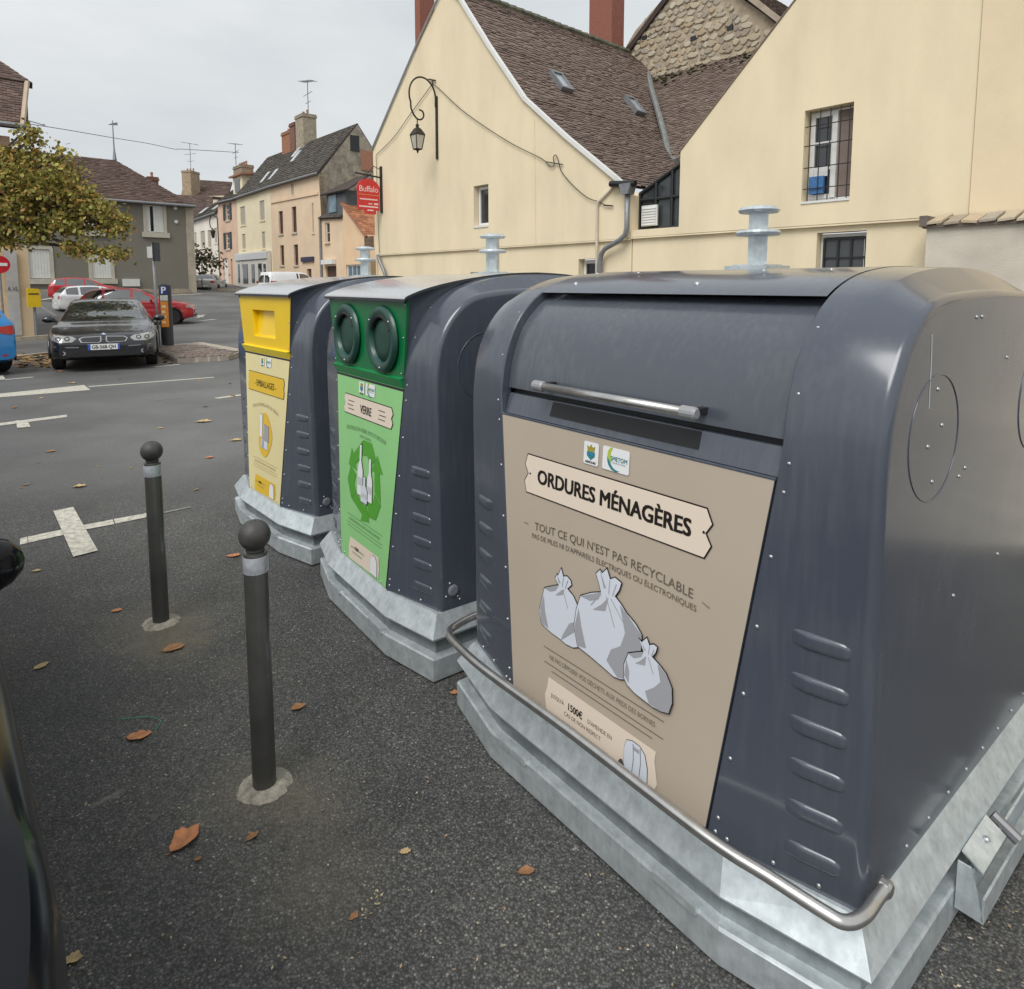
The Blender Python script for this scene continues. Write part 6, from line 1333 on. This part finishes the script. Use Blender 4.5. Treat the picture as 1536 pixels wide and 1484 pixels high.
# ================================================================== TREES
M_LEAF = per_piece('autumn_leaf', [(.20, .21, .045), (.32, .30, .065), (.44, .36, .08), (.15, .155, .04), (.50, .34, .09), (.34, .18, .06), (.26, .26, .06), (.42, .40, .11)], .7, 0, 20, .3, True)
M_BARK = mat('bark', (.10, .085, .065), .9, 0, .3, 8, .5, 30)
def leaf(b, p, r, nrm=None):
    a = Vector((random.gauss(0, 1), random.gauss(0, 1), random.gauss(0, .8))).normalized(); c = a.orthogonal().normalized(); c = Matrix.Rotation(random.random()*6.3, 3, a) @ c; d = a.cross(c)
    b.add([p-c*r, p-c*.25*r+d*.72*r+a*.1*r, p+c*.25*r+d*.62*r, p+c*r+a*.18*r, p+c*.25*r-d*.62*r, p-c*.25*r-d*.72*r+a*.1*r], [(0, 1, 5), (1, 2, 4, 5), (2, 3, 4)])
def tree(name, label, base, crown, trunk_top, nleaf, r, seed, tr=.16, limbs=9, lm=None):
    """crown: list of (centre, (rx, ry, rz), weight)"""
    random.seed(seed); T = empty(name, base); tag(T, label, 'tree'); B0 = Vector(base); b = MB()
    tt = Vector(trunk_top)-B0; b.tube(catmull([(0, 0, -.1), (tt.x*.3+.05, tt.y*.3, tt.z*.4), (tt.x, tt.y, tt.z)], 5), [tr*(1.15-.6*i/10) for i in range(11)], 10); b.build('trunk', M_BARK, T, smooth=True)
    tips = []; b = MB(); lf = MB(); tot = sum(c[2] for c in crown)
    for c, rad_, w in crown:
        c = Vector(c)-B0
        for i in range(max(2, int(limbs*w/tot*2))):
            e = c+Vector((random.uniform(-1, 1)*rad_[0], random.uniform(-1, 1)*rad_[1], random.uniform(-.8, .9)*rad_[2]))*.8; m_ = tt.lerp(e, .5)+Vector((random.uniform(-.3, .3), random.uniform(-.3, .3), random.uniform(.0, .4)))
            b.tube(catmull([tt*.92, m_, e], 4), [tr*.45*(1-.1*k) for k in range(9)], 6)
        n = int(nleaf*w/tot); k = 0
        while k < n:
            v = Vector((random.uniform(-1, 1), random.uniform(-1, 1), random.uniform(-1, 1)))
            if v.length > 1 or v.length < .25: continue
            cc = c+Vector((v.x*rad_[0], v.y*rad_[1], v.z*rad_[2])); m2 = random.randint(7, 22); sp = r*random.uniform(1.4, 3.0)
            for _ in range(m2): leaf(lf, cc+Vector((random.gauss(0, sp), random.gauss(0, sp), random.gauss(0, sp*.7))), r*random.uniform(.6, 1.15))
            k += m2
    b.build('limbs', M_BARK, T, smooth=True); o = lf.build('crown', lm or M_LEAF, T, fix=False); return T
td = 16.5
def tq(u, v, y=td): return tuple(at_d(u, v, y))
tree('autumn_tree', 'yellow-green autumn tree overhanging the car park at left', (at_d(-75, 500, 17)[0], 17, 0), [(tq(-60, 285), (1.3, 1.4, 1.4), 1.8), (tq(-5, 262), (.8, 1.0, .55), 1.0), (tq(25, 285), (.95, 1.2, .85), 2.0), (tq(72, 270), (.75, 1.0, .45), 1.0), (tq(88, 300), (.75, 1.0, .60), 1.3), (tq(125, 302), (.40, .7, .35), .45), (tq(155, 318), (.32, .5, .26), .28), (tq(170, 340), (.30, .4, .22), .24), (tq(186, 327), (.16, .3, .10), .07), (tq(120, 335), (.5, .7, .3), .42), (tq(70, 345), (.7, .8, .35), .5), (tq(15, 348), (.7, .9, .42), .9), (tq(160, 380), (.42, .5, .13), .28), (tq(120, 372), (.45, .5, .13), .22), (tq(45, 212), (.22, .3, .30), .18), (tq(55, 205), (.14, .2, .2), .06), (tq(98, 235), (.22, .3, .18), .1), (tq(30, 240), (.4, .5, .35), .4)], tq(-70, 345), 12500, .058, 5, .17)
tb = at_d(301, 433, 56); tree('street_tree', 'small sparse tree before the white house up the street', (tb.x, 56, gz(0, 56)), [((at_d(304, 398, 56)), (1.7, 1.4, 1.25), 1.), ((at_d(290, 410, 56)), (.9, .9, .8), .4), ((at_d(313, 388, 56)), (.9, .9, .6), .4)], at_d(303, 415, 56), 300, .19, 11, .07, 5, per_piece('dark_leaf', [(.05, .05, .025), (.09, .085, .04), (.12, .09, .05), (.06, .065, .03)], .7, 0, 20, .3, True))

# ================================================================== LITTER ON THE GROUND
random.seed(21)
M_FL = [mat('fallen_leaf_orange', (.48, .20, .085), .7, 0, .35, 30), mat('fallen_leaf_brown', (.28, .14, .06), .75, 0, .35, 30), mat('fallen_leaf_tan', (.46, .34, .17), .75, 0, .3, 30)]
def fallen(label, u, v, size, m, ang, curl=.3, group='fallen leaves on the asphalt'):
    p = gp(u, v); b = MB(); n = 9; rows = []
    wob = [random.uniform(.62, 1.25) for _ in range(n+1)]; wb2 = [random.uniform(.62, 1.25) for _ in range(n+1)]; bow = random.uniform(-.25, .25)
    for i in range(n+1):
        t = i/n; w = sin(pi*min(1, t*1.02))**.7*.34*wob[i]; x = (t-.5); rows.append([(x*size+s*size*random.uniform(-.03, .03), (s*(w if s < 0 else w*wb2[i]/wob[i])+bow*(x*x-.1))*size, size*(curl*.35*(s*w)**2*6+curl*.22*(x*2)**2*(1 if x > 0 else .4))+.003) for s in (-1, -.5, 0, .5, 1)])
    b.grid(rows); b.tube([(-.5*size, 0, .004), (-.60*size, .03*size, .006)], .0012*max(1, size/.08), 5)
    o = b.build('fallen_leaf', m, smooth=True, fix=False, loc=(p.x, p.y, p.z+.001), rz=ang); tag(o, label, 'leaf', group)
fallen('orange leaf lying beside the green string', 209, 1105, .085, M_FL[0], .3); fallen('large curled orange leaf left of the nearer bollard foot', 278, 1263, .105, M_FL[0], 1.1, .7)
fallen('orange leaf behind the nearer bollard top', 350, 835, .085, M_FL[0], .2, .5); fallen('brown leaf between the bollards and the glass bin base', 447, 1063, .06, M_FL[1], .5, .6)
fallen('small orange leaf before the farther bollard foot', 175, 917, .055, M_FL[0], .3); fallen('dull brown leaf just below the farther bollard collar', 260, 974, .095, M_FL[1], .6)
fallen('small reddish leaf just below the nearer bollard collar', 379, 1257, .040, M_FL[1], .9, .8); fallen('small tan leaf in the lower middle of the asphalt', 608, 1279, .035, M_FL[2], .2)
fallen('brown curled leaf near the big bin base', 790, 1310, .05, M_FL[1], .1, .7); fallen('tan leaf stalk near the left car', 62, 1000, .07, M_FL[2], 1.1, .2)
fallen('tan leaf near the white cross marking', 119, 731, .10, M_FL[2], .2, .6); fallen('small tan leaf right of the left car mirror', 55, 857, .05, M_FL[2], .3); fallen('tiny orange leaf at the big bin corner', 682, 1040, .04, M_FL[0], .3)
fallen('pale leaf low in the left corner of the asphalt', 110, 1440, .045, M_FL[2], .2); fallen('small brown leaf below the curled orange leaf', 297, 1290, .022, M_FL[1], .4)
fallen('brown leaf scrap near the lower middle edge', 531, 1376, .03, M_FL[1], .9); fallen('orange leaf by the kerb before the black coupe', 89, 558, .16, M_FL[0], .1); fallen('pale leaf on the road before the black coupe', 108, 575, .15, M_FL[2], .1)
fallen('white-tan leaf on the road right of the farther bollard', 306, 633, .20, M_FL[2], .1); fallen('tan leaf on the road left of the yellow bin', 354, 661, .14, M_FL[2], .2); fallen('small tan leaf in the middle of the road', 240, 643, .09, M_FL[2], .2); fallen('pink-tan leaf on the road above the farther bollard', 314, 687, .09, M_FL[0], .4)
fallen('brown leaf on the road left of the farther bollard', 76, 678, .10, M_FL[1], .5)
# litter by the kerb and crumbs everywhere
def scatter(name, label, zones, m, seed):
    random.seed(seed); b = MB()
    for (poly, n, s0, s1) in zones:
        us = [p[0] for p in poly]; vs_ = [p[1] for p in poly]; k = 0
        while k < n:
            u, v = random.uniform(min(us), max(us)), random.uniform(min(vs_), max(vs_)); p = gp(u, v); s = random.uniform(s0, s1); a = random.random()*6.3; c, d = Vector((cos(a), sin(a), random.uniform(-.2, .3))), Vector((-sin(a), cos(a), random.uniform(-.2, .3))); p.z += .004+s*.15
            b.add([p-c*s, p+d*s*.45, p+c*s, p-d*s*.5], [(0, 3, 2, 1)]); k += 1
    o = b.build(name, m, fix=False); tag(o, label, None, None, 'stuff'); return o
M_LIT = per_piece('leaf_litter', [(.30, .14, .06), (.42, .28, .12), (.22, .11, .05), (.50, .36, .18), (.16, .09, .05)], .8, 0, 20, .2, True)
M_CRU = per_piece('crumbs', [(.42, .32, .17), (.55, .50, .40), (.34, .24, .12), (.50, .44, .34), (.40, .20, .09)], .8, 0, 20, .2, True)
scatter('leaf_litter', 'drift of fallen leaves along the kerb by the black coupe', [([(22, 532), (95, 552)], 260, .05, .11), ([(232, 534), (262, 546)], 60, .05, .09), ([(0, 560), (360, 620)], 9, .04, .08), ([(0, 640), (360, 740)], 8, .02, .05)], M_LIT, 3)
scatter('leaf_crumbs', 'crumbs of leaf and grit scattered over the asphalt', [([(60, 760), (700, 1484)], 130, .0025, .007), ([(700, 1250), (1050, 1484)], 40, .0025, .006), ([(1340, 1360), (1536, 1484)], 30, .003, .008), ([(540, 1330), (570, 1380)], 14, .003, .008)], M_CRU, 4)
# green string, small concrete smears
b = MB(); b.tube(catmull([tuple(gp(u, v)+Vector((0, 0, .005))) for u, v in [(178, 1080), (200, 1079), (222, 1077), (240, 1082), (238, 1090), (232, 1098)]], 5), .0016, 5)
o = b.build('green_string', mat('green_twine', (.06, .30, .17), .7, 0, 0)); tag(o, 'thin green string lying on the asphalt by an orange leaf', 'string')
def smear(u, v, r0, r1, ang, m):
    p = gp(u, v); V = [(0, 0, .0)]; n = 22
    for i in range(n): k = random.uniform(.7, 1.15); V.append((r0*k*cos(2*pi*i/n), r1*k*sin(2*pi*i/n), 0))
    o = mesh('concrete_smear', V, [(0, 1+i, 1+(i+1) % n) for i in range(n)], m, loc=(p.x, p.y, p.z+.003), rz=ang); tag(o, kind='structure')
M_SM = mat('concrete_smear', (.20, .185, .155), .9, 0, .4, 30)
